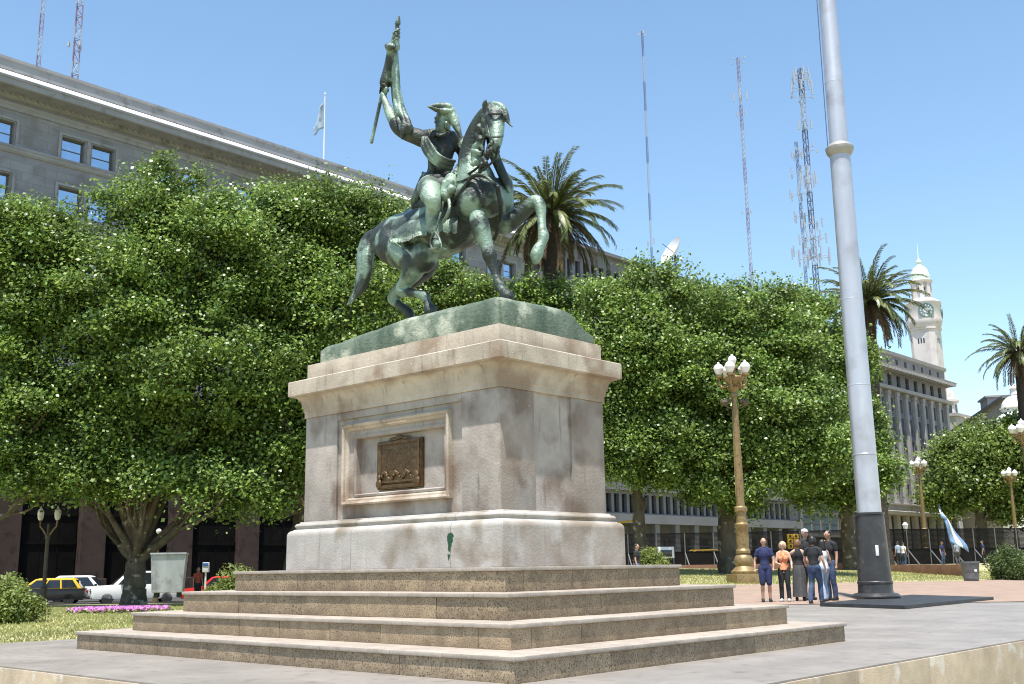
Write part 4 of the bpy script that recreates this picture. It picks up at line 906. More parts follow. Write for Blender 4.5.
# ---- radio masts on roofs behind the street
def mast(name, p0, p1, wd, label, bands=9, extra=None, group=None, heavy=False):
    p0 = Vector(p0); h = (p1[2]-p0.z); root = empty(name, p0, 0, label, 'radio mast')
    ns = max(8, int(h/(wd*1.6))); cur = None; mbx = None
    def flush():
        if mbx is not None: mbx.build('lattice_section', ('mast_grey' if heavy or wd < .4 else 'mast_red') if cur % 2 == 0 else 'mast_pale', root, smooth=0)
    for k in range(ns):
        z0, z1 = h*k/ns, h*(k+1)/ns; bi = int(k*bands/ns)
        if bi != cur: flush(); cur = bi; mbx = MB()
        P = [Vector((wd*.5*cos(a), wd*.5*sin(a), 0)) for a in (.3, .3+2*pi/3, .3+4*pi/3)]
        for i in range(3):
            a, b = P[i], P[(i+1) % 3]; mbx.tube([a+Vector((0,0,z0)), a+Vector((0,0,z1))], wd*.075, 4, False)
            mbx.tube([a+Vector((0,0,z0)), b+Vector((0,0,z1))], wd*.045, 4, False); mbx.tube([a+Vector((0,0,z1)), b+Vector((0,0,z1))], wd*.045, 4, False)
    flush()
    for zf, rr_, nn, hh in (extra or []):
        z = h*zf; m = MB()
        for i in range(nn):
            a = i*2*pi/nn+zf*7; c, s = cos(a)*rr_, sin(a)*rr_
            m.tube([(0,0,z),(c,s,z)], wd*.05, 4); m.box(c-.10, c+.10, s-.10, s+.10, z-hh*.5, z+hh*.5)
        m.build('antenna_cluster', 'mast_pale', root, smooth=0)
    return root
a, b = at(652, 262, 160), at(639, 31, 160); mast('radio_mast', (a.x, a.y, a.z-12), b, .34, 'thinnest guyed mast, left one rising behind right-hand trees', 11, [(.3,.8,2,.8),(.99,.6,3,.5)])
a, b = at(751, 270, 160), at(734, 58, 160); mast('radio_mast', (a.x, a.y, a.z-12), b, .5, 'slim red and white mast between thinnest mast and antenna-laden mast', 11, [(.86,1.0,4,1.4),(.80,.7,2,.7),(.99,1.3,4,.3),(.45,.8,3,.4)])
a, b = at(817, 292, 160), at(799, 69, 160); mast('radio_mast', (a.x, a.y, a.z-12), b, .9, 'tallest mast crowded with antenna panels left of silver flagpole', 9, [(.36,2.4,8,2.2),(.42,2.0,6,1.6),(.47,1.6,5,1.4),(.62,1.2,5,2.2),(.72,1.9,4,.5),(.80,1.1,3,1.4),(.93,1.8,6,1.6),(.96,1.4,6,1.6),(.985,1.2,6,1.4),(.9,1.7,4,.4)], heavy=True)
a, b = at(807, 292, 165), at(796, 142, 165); mast('radio_mast', (a.x, a.y, a.z-12), b, .5, 'shorter mast with antenna clusters touching tallest mast on its left', 7, [(.50,1.9,7,1.8),(.66,1.2,5,1.6),(.76,1.6,6,1.4),(.86,1.3,5,1.4),(.94,.9,4,1.2)], heavy=True)
a, b = at(74, 76, 98), at(81, -40, 98); mast('radio_mast', (a.x, a.y, a.z-6), b, .75, 'stout red and white lattice mast standing on bank roof', 10, [(.5,.7,3,.5)])
a, b = at(38, 62, 98), at(45, -40, 98); mast('radio_mast', (a.x, a.y, a.z-6), b, .45, 'thin lattice mast on bank roof near left edge', 8)
# ------------------------------------------------------------------ vegetation
def leafcloud(C, R, n_per, size, up=.35, jit=.55, k=None, shell=(.62, 1.05)):
    # C (m,3) puff centres, R (m,3) radii; returns quads of folded leaves
    m = len(C); idx = np.repeat(np.arange(m), n_per); n = len(idx)
    d = rng.normal(size=(n, 3)); d[:, 2] = d[:, 2]+up*.6; d /= np.linalg.norm(d, axis=1)[:, None]
    rr = rng.uniform(shell[0], shell[1], n)**.8 if shell else None
    if shell is None:
        P = C[idx]+rng.normal(size=(n, 3))*R[idx]*.52; nrm = rng.normal(size=(n, 3))*.62+np.array([-.12, -.45, .75])
    else:
        P = C[idx]+d*R[idx]*rr[:, None]; nrm = d*.55+rng.normal(size=(n, 3))*jit+np.array([0, 0, up])
    nrm /= np.linalg.norm(nrm, axis=1)[:, None]
    t = np.cross(nrm, rng.normal(size=(n, 3))); t /= np.linalg.norm(t, axis=1)[:, None]; b = np.cross(nrm, t)
    s = size*rng.uniform(.6, 1.25, n)[:, None]; w_ = s*rng.uniform(.6, .95, n)[:, None]
    # hexagonal-ish leaf = quad with drooping tip
    V = np.empty((n, 4, 3)); V[:, 0] = P-t*s*.55; V[:, 1] = P-b*w_*.5-nrm*s*.10; V[:, 2] = P+t*s*.5-nrm*s*.22; V[:, 3] = P+b*w_*.5-nrm*s*.10
    return V.reshape(-1, 3), np.arange(n*4).reshape(n, 4)
def tree(name, base, ells, npuff, nper, size, label, group, prad=(.8, 1.5), trunk_r=.4, mat='leaf_plane', limbs=9, fork=.30, lean=(0, 0), cat='tree', fill=.4, squash=.8, extra_limbs=None):
    base = Vector(base); root = empty(name, base, 0, label, cat, group)
    E_ = np.array([(e[0]-base.x, e[1]-base.y, e[2]-base.z, e[3], e[4], e[5]) for e in ells])
    vol = (E_[:, 3]*E_[:, 4]*E_[:, 5])**.67; pk = vol/vol.sum(); C = []
    tries = 0
    while len(C) < npuff and tries < npuff*60:
        tries += 1; e = E_[rng.choice(len(E_), p=pk)]; d = rng.normal(size=3); d /= np.linalg.norm(d); r = rng.uniform(.55, 1)**.6 if rng.random() > fill else rng.uniform(.1, .8)
        c = e[:3]+d*e[3:]*(r*.95 if rng.random() > .10 else rng.uniform(.96, 1.08))
        # skip centres deep in another ellipsoid
        deep = any((((c-f[:3])/f[3:])**2).sum() < .28 for f in E_)
        if deep and rng.random() < .5: continue
        C.append(c)
    C = np.array(C); s = rng.uniform(prad[0], prad[1], len(C)); R = np.stack([s*rng.uniform(.85, 1.3, len(C)), s*rng.uniform(.85, 1.3, len(C)), s*squash*rng.uniform(.7, 1.1, len(C))], 1)
    V, Fq = leafcloud(C, R, nper, size, shell=None)
    npmesh('crown', V, Fq, mat, root)
    # trunk and limbs
    mb = MB(); H_ = float(E_[:, 2].min()); topz = float((E_[:, 2]).mean()); fk = max(1.5, (topz)*fork*1.25)
    lx, ly = lean; pts = [(0, 0, -.5, trunk_r*1.45), (0, 0, .15, trunk_r*1.2), (lx*.2, ly*.2, fk*.35, trunk_r), (lx*.6, ly*.6, fk*.75, trunk_r*.92), (lx, ly, fk, trunk_r*.80), (lx*1.05, ly*1.05, fk+.35, trunk_r*.45)]
    q = spl(pts, 5); mb.tube([(p[0]+.04*sin(i*1.7), p[1], p[2]) for i, p in enumerate(q)], [p[3]*(1+.05*sin(i*2.3)) for i, p in enumerate(q)], 12)
    sel = rng.choice(len(C), min(limbs, len(C)), replace=False)
    T = [C[i] for i in sel]+[e[:3] for e in E_]
    if extra_limbs: T += [np.array(t)-np.array(base) for t in extra_limbs]
    for t in T:
        t = np.array(t); s0 = np.array([lx, ly, fk*rng.uniform(.80, .98)]); md = s0*.55+t*.45+np.array([0, 0, (t[2]-s0[2])*.02])+rng.normal(size=3)*.35
        m0 = s0*.85+md*.15+np.array([0, 0, .25]); r0 = trunk_r*rng.uniform(.34, .56)
        q = spl([tuple(s0)+(r0,), tuple(m0)+(r0*.92,), tuple(md)+(r0*.62,), tuple(md*.45+t*.55+rng.normal(size=3)*.2)+(r0*.4,), tuple(t)+(r0*.15,)], 4)
        mb.tube([p[:3] for p in q], [p[3] for p in q], 8)
        for j in range(3):
            c = C[np.argsort(((C-t)**2).sum(1))[j+1]]; q = spl([tuple(md)+(r0*.4,), tuple((md+c)/2+rng.normal(size=3)*.3)+(r0*.25,), tuple(c)+(r0*.08,)], 3); mb.tube([p[:3] for p in q], [p[3] for p in q], 6)
    mb.build('trunk', 'bark', root, smooth=60)
    return root
def E(px, py, d, wpx, hpx, dep=None):   # ellipsoid: centre pixel at depth d, half sizes in pixels
    if px < 370: d -= 4.5
    c = at(px, py, d); m = d/F; return (c.x, c.y, c.z, (wpx-3)*m, dep or wpx*m*.8, (hpx-3)*m)
def B(px, d):
    if px < 370: d -= 4
    p = at(px, 560, d); return (p.x, p.y, gz(p.x, p.y))
GL = 'plane trees on the left of the monument'; GR = 'plane trees on the right of the monument'
# left mass
tree('plane_tree', B(136, 52), [E(152,210,52,60,52), E(205,250,51,66,62), E(110,300,50,72,78), E(190,360,50,80,80), E(120,410,51,80,62), E(165,455,52,70,34), E(150,478,50,38,24), E(225,488,50,40,28), E(95,474,50,40,26), E(250,275,52,45,60)], 405, 384, 0.166, 'broad plane tree with thick forked trunk behind the grey metal booth', GL, (0.55, 1.12), .48, limbs=4, fork=.15, extra_limbs=[tuple(at(82,500,47)), tuple(at(215,470,47))])
tree('plane_tree', B(-30, 50), [E(25,248,50,62,58), E(15,330,50,58,75), E(-20,300,52,80,90), E(25,420,50,58,62), E(5,455,51,70,30), E(45,474,50,44,26)], 283, 372, 0.166, 'plane tree crown cut by left edge of the picture', GL, (0.55, 1.06), .5, limbs=8)
tree('plane_tree', B(292, 54), [E(300,228,55,62,55), E(362,232,56,58,54), E(265,300,54,70,70), E(340,320,54,78,70), E(280,400,52,66,76), E(330,440,53,60,50), E(232,440,53,50,50), E(262,490,52,34,24)], 405, 372, 0.173, 'plane tree whose pale forked limbs show left of the pedestal', GL, (0.55, 1.12), .5, limbs=10, fork=.3, lean=(.6, 0), extra_limbs=[tuple(at(262,470,53)), tuple(at(240,490,53))])
tree('plane_tree', B(440, 60), [E(400,255,62,50,60), E(440,300,60,58,45), E(490,310,60,50,36), E(540,315,60,50,42)], 202, 297, 0.179, 'plane tree seen only beneath the bronze horse belly', GL, (0.55, 1.06), .45, limbs=6)
# right mass
tree('plane_tree', B(640, 56), [E(640,300,56,52,45), E(610,345,56,54,62), E(655,365,55,58,66), E(615,430,55,50,62), E(660,450,55,55,40)], 337, 372, 0.173, 'plane tree with slender trunk just right of the pedestal', GR, (0.52, 1.06), .30, limbs=8, fork=.5)
tree('plane_tree', B(730, 57), [E(740,325,57,66,50), E(690,330,58,50,48), E(785,350,57,44,55), E(720,400,56,78,72), E(790,430,56,66,66), E(730,470,56,70,40)], 445, 384, 0.173, 'large plane tree with dark forked trunk behind the gold lamp', GR, (0.55, 1.12), .55, limbs=10, fork=.42)
tree('plane_tree', B(850, 66), [E(800,325,67,50,42), E(838,365,66,34,50), E(850,430,66,34,58), E(862,465,65,32,46), E(820,480,66,42,30)], 256, 347, 0.192, 'plane tree mostly behind the silver flagpole', GR, (0.58, 1.12), .42, limbs=8, fork=.4)
tree('plane_tree', B(985, 92), [E(975,465,92,46,42), E(1015,450,92,42,38), E(955,490,92,34,26), E(1010,495,92,40,26)], 243, 297, 0.269, 'far round green tree at right edge behind the mesh fence', GR, (0.75, 1.39), .5, mat='leaf_plane_far', limbs=7, fork=.5)
tree('plane_tree', B(1060, 96), [E(1055,450,96,50,50), E(1060,490,96,50,30)], 148, 260, 0.269, 'far tree cut by right edge of the picture', GR, (0.75, 1.39), .5, mat='leaf_plane_far', limbs=5, fork=.5)
# ---- palms
def palm(base, top, wr, label, nf=78, seed=1):
    rg = np.random.default_rng(seed); base = Vector(base); top = Vector(top); h = top.z-base.z; root = empty('palm_tree', base, 0, label, 'palm tree', 'date palms rising above the trees')
    off = Vector((top.x-base.x, top.y-base.y, 0)); mb = MB(); n = 40
    mb.tube([(off.x*(i/n)**1.4, off.y*(i/n)**1.4, h*i/n-.5*(i == 0)) for i in range(n+1)], [(.42 if i > 2 else .55)*(1+.06*(i % 2))+(.30*sstep(.88, 1, i/n)) for i in range(n+1)], 12)
    mb.build('trunk', 'bark_palm', root, smooth=20)
    Vg, Vd = [], []
    def leaflet(L_, p, dr, up, ln, wd):
        s = dr.cross(up).normalized()*wd; tip = p+dr*ln-Vector((0,0,1))*ln*.12; mid = p+dr*ln*.5
        L_.append([tuple(p-s*.5), tuple(mid-s), tuple(tip), tuple(mid+s)])
    st_ = MB()
    for k in range(nf):
        t = (k+.5)/nf; el = R_(86)-t*R_(140); a = k*2.39996+rg.normal()*.1; dead = t > .80
        L_ = wr*(1.0+.12*rg.normal())*(.95 if t < .9 else .8); hd = Vector((cos(a), sin(a), 0)); p = Vector((off.x, off.y, h))+hd*.35; e = el; pts = []
        ns = 22; tw_ = rg.normal()*.25; side = Vector((-sin(a), cos(a), 0))
        for i in range(ns+1):
            pts.append(p.copy()); f = i/ns; e -= (R_(3.4) if not dead else R_(3.0))*(.25+f*1.25); e = max(e, R_(-88)); p = p+(hd*cos(e)+Vector((0,0,sin(e)))+side*tw_*f*.3).normalized()*(L_/ns)
        st_.tube(pts[::3], [.05*(1-.8*i/len(pts[::3])) for i in range(len(pts[::3]))], 4)
        for i in range(2, ns+1):
            for sub in (0, .33, .67):
                if i == ns and sub: continue
                q = pts[i].lerp(pts[min(i+1, ns)], sub); tg = (pts[min(i+1, ns)]-pts[i-1]).normalized(); f = i/ns; ln = wr*.125*(sin(min(1, f*1.25+.12)*pi*.80)+.18)
                up = side.cross(tg)
                for sg in (-1, 1):
                    dr = (side*sg*.65+tg*.85+up*(.35 if not dead else -.3)+Vector(rg.normal(size=3))*.10).normalized(); leaflet(Vd if dead else Vg, q, dr, up, ln, .021*wr/2.6)
    for nm, Vx, mt_ in (('crown', Vg, 'leaf_palm'), ('dead_fronds', Vd, 'palm_dead')):
        A_ = np.array(Vx).reshape(-1, 3); npmesh(nm, A_, np.arange(len(A_)).reshape(-1, 4), mt_, root)
    st_.build('frond_stems', 'palm_dead', root, smooth=0)
    return root
p = at(551, 215, 60); palm((at(549,300,60).x, 60, gz(2, 60)), p, 4.0, 'tall date palm seen just right of the bronze horse head', 88, 3)
p = at(868, 302, 76); palm((at(872,400,76).x, 76, gz(25, 70)), p, 3.8, 'tall date palm partly behind the silver flagpole', 88, 5)
p = at(1019, 352, 90); palm((at(1022,420,90).x, 90, gz(40, 90)), p, 3.3, 'date palm above the church dome at right edge', 64, 8)
# ---- shrubs
def shrub(pos, rx, ry, rz, n, size, mat, label, npf=26, name='shrub', twig=True, g=None, spiky=False):
    pos = Vector(pos); root = empty(name, pos, 0, label, 'shrub', g); C = []
    for _ in range(npf):
        d = rng.normal(size=3); d /= np.linalg.norm(d); d[2] = abs(d[2]); r = rng.uniform(.35, .8); C.append(np.array([d[0]*rx*r, d[1]*ry*r, .12*rz+d[2]*rz*r*.95]))
    C = np.array(C); s = rng.uniform(.24, .42, npf)*max(rx, rz); R = np.stack([s, s, s*.9], 1)
    V, Fq = leafcloud(C, R, n//npf, size, .5 if not spiky else .1, .6, shell=(.3, 1.1)); V[:, 2] = np.maximum(V[:, 2], .01)
    npmesh('foliage', V, Fq, mat, root)
    mb = MB()
    for c in C[:14]: mb.tube([(0,0,-.1), tuple(c*.5+rng.normal(size=3)*.05), tuple(c)], [.04,.025,.008], 5)
    mb.build('stems', 'bark', root, smooth=60); return root
p = at(8, 622, 26.5); shrub((p.x-.2, p.y, gz(p.x, p.y)-.02), .98, .9, 1.02, 22000, .075, 'leaf_shrub', 'large round green bush on the lawn at left edge', 40)
p = at(236, 575, 40); b_ = gz(p.x, p.y); shrub((p.x, p.y, b_), .75, .7, 1.55, 8000, .09, 'leaf_shrub', 'small upright bush behind the left end of the steps', 26)
p = at(212, 580, 38); b_ = gz(p.x, p.y); shrub((p.x, p.y, b_), .55, .5, .75, 5000, .09, 'leaf_shrub', 'low bush in front of the red car', 20)
p = at(1014, 576, 52); b_ = gz(p.x, p.y); shrub((p.x, p.y, b_-.02), 1.25, 1.1, 1.55, 14000, .085, 'leaf_juniper', 'dark green conifer bush beside the pink path at right', 34)
p = at(655, 560, 52); b_ = gz(p.x, p.y); shrub((p.x, p.y, b_), .95, .7, 1.3, 6000, .10, 'leaf_shrub', 'low bush beyond the steps beside the walking man', 22)
# ---- flower bed
fpts = [gp(68, 608), gp(135, 605), gp(180, 606), gp(176, 617), gp(70, 619)]
fx0_, fx1_ = -14.3, -10.6; fp_ = gp(72, 613); fq_ = gp(170, 611)
cx_, cy_ = (fp_+fq_).x/2, (fp_+fq_).y/2; hl = abs(fq_.x-fp_.x)/2
N_ = 9000; u = rng.uniform(-1, 1, N_); v = rng.uniform(-1, 1, N_); keep = (u**2+v**2*.9) < 1+.15*np.sin(u*19); u, v = u[keep], v[keep]
P = np.stack([cx_+u*hl, cy_+v*1.7, np.array([gz(cx_+a*hl, cy_+b*1.7) for a, b in zip(u, v)])+rng.uniform(.03, .15, len(u))], 1)
def scatterquads(P, size, upz=.6):
    n = len(P); nr = rng.normal(size=(n, 3))+np.array([0, -.3, upz*2]); nr /= np.linalg.norm(nr, axis=1)[:, None]; t = np.cross(nr, rng.normal(size=(n, 3))); t /= np.linalg.norm(t, axis=1)[:, None]; b = np.cross(nr, t); s = size*rng.uniform(.6, 1.3, n)[:, None]
    V = np.empty((n, 4, 3)); V[:, 0] = P-t*s; V[:, 1] = P-b*s; V[:, 2] = P+t*s; V[:, 3] = P+b*s; return V.reshape(-1, 3), np.arange(n*4).reshape(n, 4)
V, Fq = scatterquads(P, .045); fbed = npmesh('flower_bed', V, Fq, 'petal'); tag(fbed, 'bed of small pink flowers on the left lawn', 'flowers', kind='stuff')
P2 = P.copy(); P2[:, 2] -= rng.uniform(.02, .1, len(P)); P2[:, :2] += rng.normal(size=(len(P), 2))*.06; V, Fq = scatterquads(P2, .06); fl_ = npmesh('flower_leaves', V, Fq, 'leaf_shrub'); tag(fl_, 'green leaves of the pink flower bed', 'leaves', kind='stuff')
# ---- grass tufts
n = 90000; us_ = rng.uniform(-22, -4, n); ds_ = rng.uniform(17, 48, n)
kk = np.ones(n, bool); gzz = np.zeros(n)
for i in range(n):
    m = w2m(Vector((us_[i], ds_[i], 0)))
    if (m.x > PX0-.05 and m.y > PY0-.3 and m.y < 10): kk[i] = False
    else: gzz[i] = lowz(us_[i], ds_[i])
us_, ds_, gzz = us_[kk], ds_[kk], gzz[kk]
def blades(us_, ds_, gzz, hh, name, label):
    n = len(us_); a = rng.uniform(0, 2*pi, n); w_ = .012+.01*rng.random(n); h = hh*rng.uniform(.5, 1.3, n); V = np.empty((n, 4, 3)); dx, dy = np.cos(a)*w_, np.sin(a)*w_; lx, ly = rng.normal(size=n)*h*.5, rng.normal(size=n)*h*.5
    V[:, 0] = np.stack([us_-dx, ds_-dy, gzz-.01], 1); V[:, 1] = np.stack([us_+dx, ds_+dy, gzz-.01], 1); V[:, 2] = np.stack([us_+dx*.4+lx, ds_+dy*.4+ly, gzz+h], 1); V[:, 3] = np.stack([us_-dx*.4+lx, ds_-dy*.4+ly, gzz+h], 1)
    return tag(npmesh(name, V.reshape(-1, 3), np.arange(n*4).reshape(n, 4), 'grass_blade'), label, 'grass', kind='stuff')
blades(us_, ds_, gzz, .055, 'grass', 'short dry lawn grass left of the monument')
n = 50000; us_ = rng.uniform(2, 30, n); ds_ = rng.uniform(41.5, 64, n); ok_ = ds_ > np.maximum(41.5, 39.5+np.clip((us_-1.5)*.62, 0, 30)); us_, ds_ = us_[ok_], ds_[ok_]; gzz = np.array([lowz(a, b) for a, b in zip(us_, ds_)])
blades(us_, ds_, gzz, .06, 'grass', 'short dry lawn grass behind the group of people')
# ------------------------------------------------------------------ great flagpole
pb0 = ground(876.5, 601.5); pb0.z = .085; root = empty('giant_flagpole', pb0, 0, 'huge silver flagpole with black base on dark slab', 'flagpole')
s_ = 27/1081
mb = MB(); mb.lathe([(.60,0),(.62,.03),(.62,.06),(.55,.12),(.46,.14)], 40); mb.build('base_flange', 'pole_black', root, smooth=30)
mb = MB(); mb.lathe([(.455,.12),(.44,.2),(.438,.36),(.45,.38),(.45,.42),(.43,.44),(.365,2.13),(.385,2.15),(.385,2.2),(.33,2.21)], 40); mb.build('base_sleeve', 'pole_black', root, smooth=30)
mb = MB(); pr = [(.315,2.18),(.31,3.72),(.316,3.73),(.316,3.75),(.309,3.76),(.305,5.6),(.31,5.61),(.304,5.64),(.296,8.0),(.300,8.01),(.295,8.03),(.285,at(840, 152, pb0.y).z-.1)]
mb.lathe(pr, 48); mb.build('lower_pole', 'pole_silver', root, smooth=9)
zc = at(840, 152, pb0.y).z
mb = MB(); mb.lathe([(.29,zc-.22),(.36,zc-.12),(.39,zc-.02),(.39,zc+.03),(.31,zc+.12),(.25,zc+.16)], 40); mb.build('collar', 'pole_collar', root, smooth=30)
mb = MB(); mb.lathe([(.262,zc),(.255,zc+2),(.259,zc+2.01),(.254,zc+2.05),(.235,zc+6),(.19,zc+12),(.12,zc+18)], 40); mb.build('upper_pole', 'pole_silver', root, smooth=9)
mb = MB(); mb.tube([(-.36,-.1,zc+.02),(-.34,-.1,zc+4),(-.3,-.1,zc+10),(-.2,0,zc+17)], .012, 6); mb.build('halyard', 'mast_grey', root)
mb = MB(); mb.bbox(-.05,.03,-.425,-.39,1.08,1.35,.01, ); mb.build('sticker', 'sticker_white', root)
pdl = [ground(820, 606.5), ground(905, 609.3), ground(994, 600.3), ground(912, 597.6)]
mb = MB(); mb.prism([(p.x, p.y) for p in pdl], 0.0, .085); o = mb.build('slab', 'black_slab', None, bevel=.01); tag(o, 'low black slab under the giant flagpole', 'slab')
# ------------------------------------------------------------------ lamp posts
def globe_lamp(loc, h, label, group, simple=False, rz=0, r=.2, bracket=True):
    root = empty('street_lamp', loc, rz, label, 'street lamp', group); k = h/8.6
    mb = MB(); mb.bbox(-.52*k,.52*k,-.52*k,.52*k,-.1,.32*k,.03); mb.lathe([(a*k, z*k) for a, z in [(.48,.32),(.50,.42),(.40,.5),(.30,.62),(.34,.72),(.36,.85),(.30,.98),(.22,1.05),(.27,1.1),(.27,1.18),(.22,1.25),(.24,1.6),(.23,2.0),(.27,2.06),(.27,2.16),(.20,2.22),(.19,2.6),(.25,2.66),(.25,2.78),(.19,2.84)]], 20); mb.build('base', 'lamp_gold', root, smooth=35)
    mb = MB(); mb.lathe([(.16*k,2.8*k),(.15*k,3.2*k),(.105*k,6.6*k),(.10*k,7.0*k),(.17*k,7.05*k),(.17*k,7.12*k),(.12*k,7.2*k),(.2*k,7.4*k),(.12*k,7.5*k)], 16)
    for i in range(12): a = i*pi/6; mb.tube([(.153*k*cos(a),.153*k*sin(a),3.2*k),(.105*k*cos(a),.105*k*sin(a),6.6*k)], .014*k, 4)
    mb.build('shaft', 'lamp_gold', root, smooth=35)
    if bracket:
        mb = MB()
        for sg in (-1, 1):
            mb.tube([(0,0,6.55*k),(sg*.3*k,0,6.62*k),(sg*.45*k,0,6.75*k)], .03*k, 6); mb.lathe([(.02,0),(.10*k,.03*k),(.17*k,.14*k),(.15*k,.22*k),(.05,.24*k)], 12, (sg*.42*k,0,6.66*k))
        for sg in (-1, 1):
            for q in range(4): mb.ell((sg*(.22+.07*q)*k, -.08*k, (6.85+.05*(q%2))*k), (.07*k,.07*k,.07*k), 8)
        mb.build('bracket', 'lamp_dark', root, smooth=35)
    mb = MB(); mb.lathe([(.10*k,7.42*k),(.16*k,7.5*k),(.38*k,7.66*k),(.42*k,7.76*k),(.38*k,7.82*k),(.12*k,7.86*k),(.10*k,8.1*k),(.17*k,8.15*k),(.17*k,8.22*k)], 18)
    pos = [(0,0,8.28*k)]
    for i in range(5):
        a = i*2*pi/5+.35; c, s = cos(a), sin(a); R1 = .54*k
        mb.tube([(.2*k*c,.2*k*s,7.55*k),(.42*k*c,.42*k*s,7.40*k),(R1*c,R1*s,7.52*k),(R1*c,R1*s,7.78*k)], [.045*k,.05*k,.05*k,.04*k], 7); mb.lathe([(.04*k,0),(.13*k,.05*k),(.14*k,.12*k),(.10*k,.14*k)], 12, (R1*c,R1*s,7.76*k)); mb.ell((.46*k*c,.46*k*s,7.42*k), .07*k, 8)
        pos.append((R1*c,R1*s,7.90*k))
    mb.build('lamp_arms', 'lamp_gold', root, smooth=40)
    for i, p in enumerate(pos):
        rr_ = r*k*(1 if i else .85); m = MB(); m.lathe([(.08*k,-.02)]+[(rr_*sin(t*pi/12)*(1.0-.10*(1 if t < 6 else 0)), rr_*1.12*(1-cos(t*pi/12))) for t in range(3, 12)]+[(.04*k, rr_*2.26),(.055*k, rr_*2.36),(.012*k, rr_*2.6)], 16, p)
        m.build('globe', 'lamp_globe', root, smooth=60)
    return root
gq = gp(745, 583); lb = at(745, 583.5, 46); lz = at(734, 357, 46).z
lamp1 = globe_lamp((lb.x, lb.y, gz(lb.x, lb.y)), (lz-gz(lb.x, lb.y))*1.0, 'tall gold street lamp with five white globes beside the people', 'gold globe street lamps', rz=.2)
for px, pt, pbm, d, lab in [(918, 459, 562, 84, 'distant globe lamp in front of the pilaster building'), (1009, 469, 552, 88, 'distant globe lamp in front of the far right tree'), (1021, 422, 556, 68, 'globe lamp cut by right edge beside palm'), ]:
    t_ = at(px, pt, d); g_ = gz(t_.x, t_.y); c = globe_lamp((t_.x, t_.y, g_), (t_.z-g_), lab, 'gold globe street lamps', bracket=False, r=.24)
for px, pt, d, lab in [(643, 497, 60, 'small dark lantern post beyond the walking man'), (838, 493, 88, 'small lantern post behind the tallest people'), (866, 518, 88, 'small lantern left of the black pole base'), (905, 522, 86, 'small globe lantern right of the black pole base')]:
    t_ = at(px, pt, d); g_ = gz(t_.x, t_.y); root = empty('lantern_post', (t_.x, t_.y, g_), 0, lab, 'lantern', 'small lanterns on posts'); h = t_.z-g_
    mb = MB(); mb.lathe([(.16,0),(.16,.3),(.08,.4),(.05,h-.9),(.09,h-.85),(.04,h-.75)], 10); mb.build('post', 'lamp_dark', root)
    mb = MB(); mb.lathe([(.10,h-.75),(.22,h-.25),(.24,h-.2),(.08,h-.02),(.03,h)], 6); mb.build('lantern_head', 'lamp_globe' if px > 650 else 'lamp_dark', root, smooth=0)
# two-armed lamp on the left
t_ = at(50, 504, 49); g_ = gz(t_.x, t_.y); h = t_.z-g_; root = empty('street_lamp', (t_.x, t_.y, g_), 0, 'slim two armed street lamp standing by the black and yellow taxi', 'street lamp', 'small lamps at left')
mb = MB(); mb.lathe([(.2,-.1),(.2,.25),(.13,.35),(.15,.8),(.09,.9),(.075,h-1.6),(.11,h-1.55),(.11,h-1.4),(.05,h-1.3),(.04,h-.9)], 12); mb.build('post', 'lamp_dark', root)
mb = MB()
for sg in (-1, 1): mb.tube([(0,0,h-1.5),(sg*.22,0,h-1.15),(sg*.36,0,h-1.0),(sg*.38,0,h-.72)], .035, 7)
mb.build('lamp_arms', 'lamp_gold', root)
for sg in (-1, 1): mb = MB(); mb.lathe([(.07,h-.72),(.12,h-.62),(.145,h-.40),(.12,h-.28),(.05,h-.2),(.02,h-.1)], 12, (sg*.38,0,0)); mb.build('lamp_shade', 'lamp_globe', root)
t_ = at(159, 528, 57); g_ = gz(t_.x, t_.y); h = t_.z-g_; root = empty('street_lamp', (t_.x, t_.y, g_), 0, 'single globe lamp rising just behind the grey metal booth', 'street lamp', 'small lamps at left')
mb = MB(); mb.lathe([(.15,0),(.15,.3),(.07,.4),(.06,h-.5),(.1,h-.45),(.1,h-.38)], 12); mb.build('post', 'lamp_dark', root); mb = MB(); mb.ell((0,0,h-.17), .14, 14); mb.build('globe', 'lamp_globe', root, smooth=60)
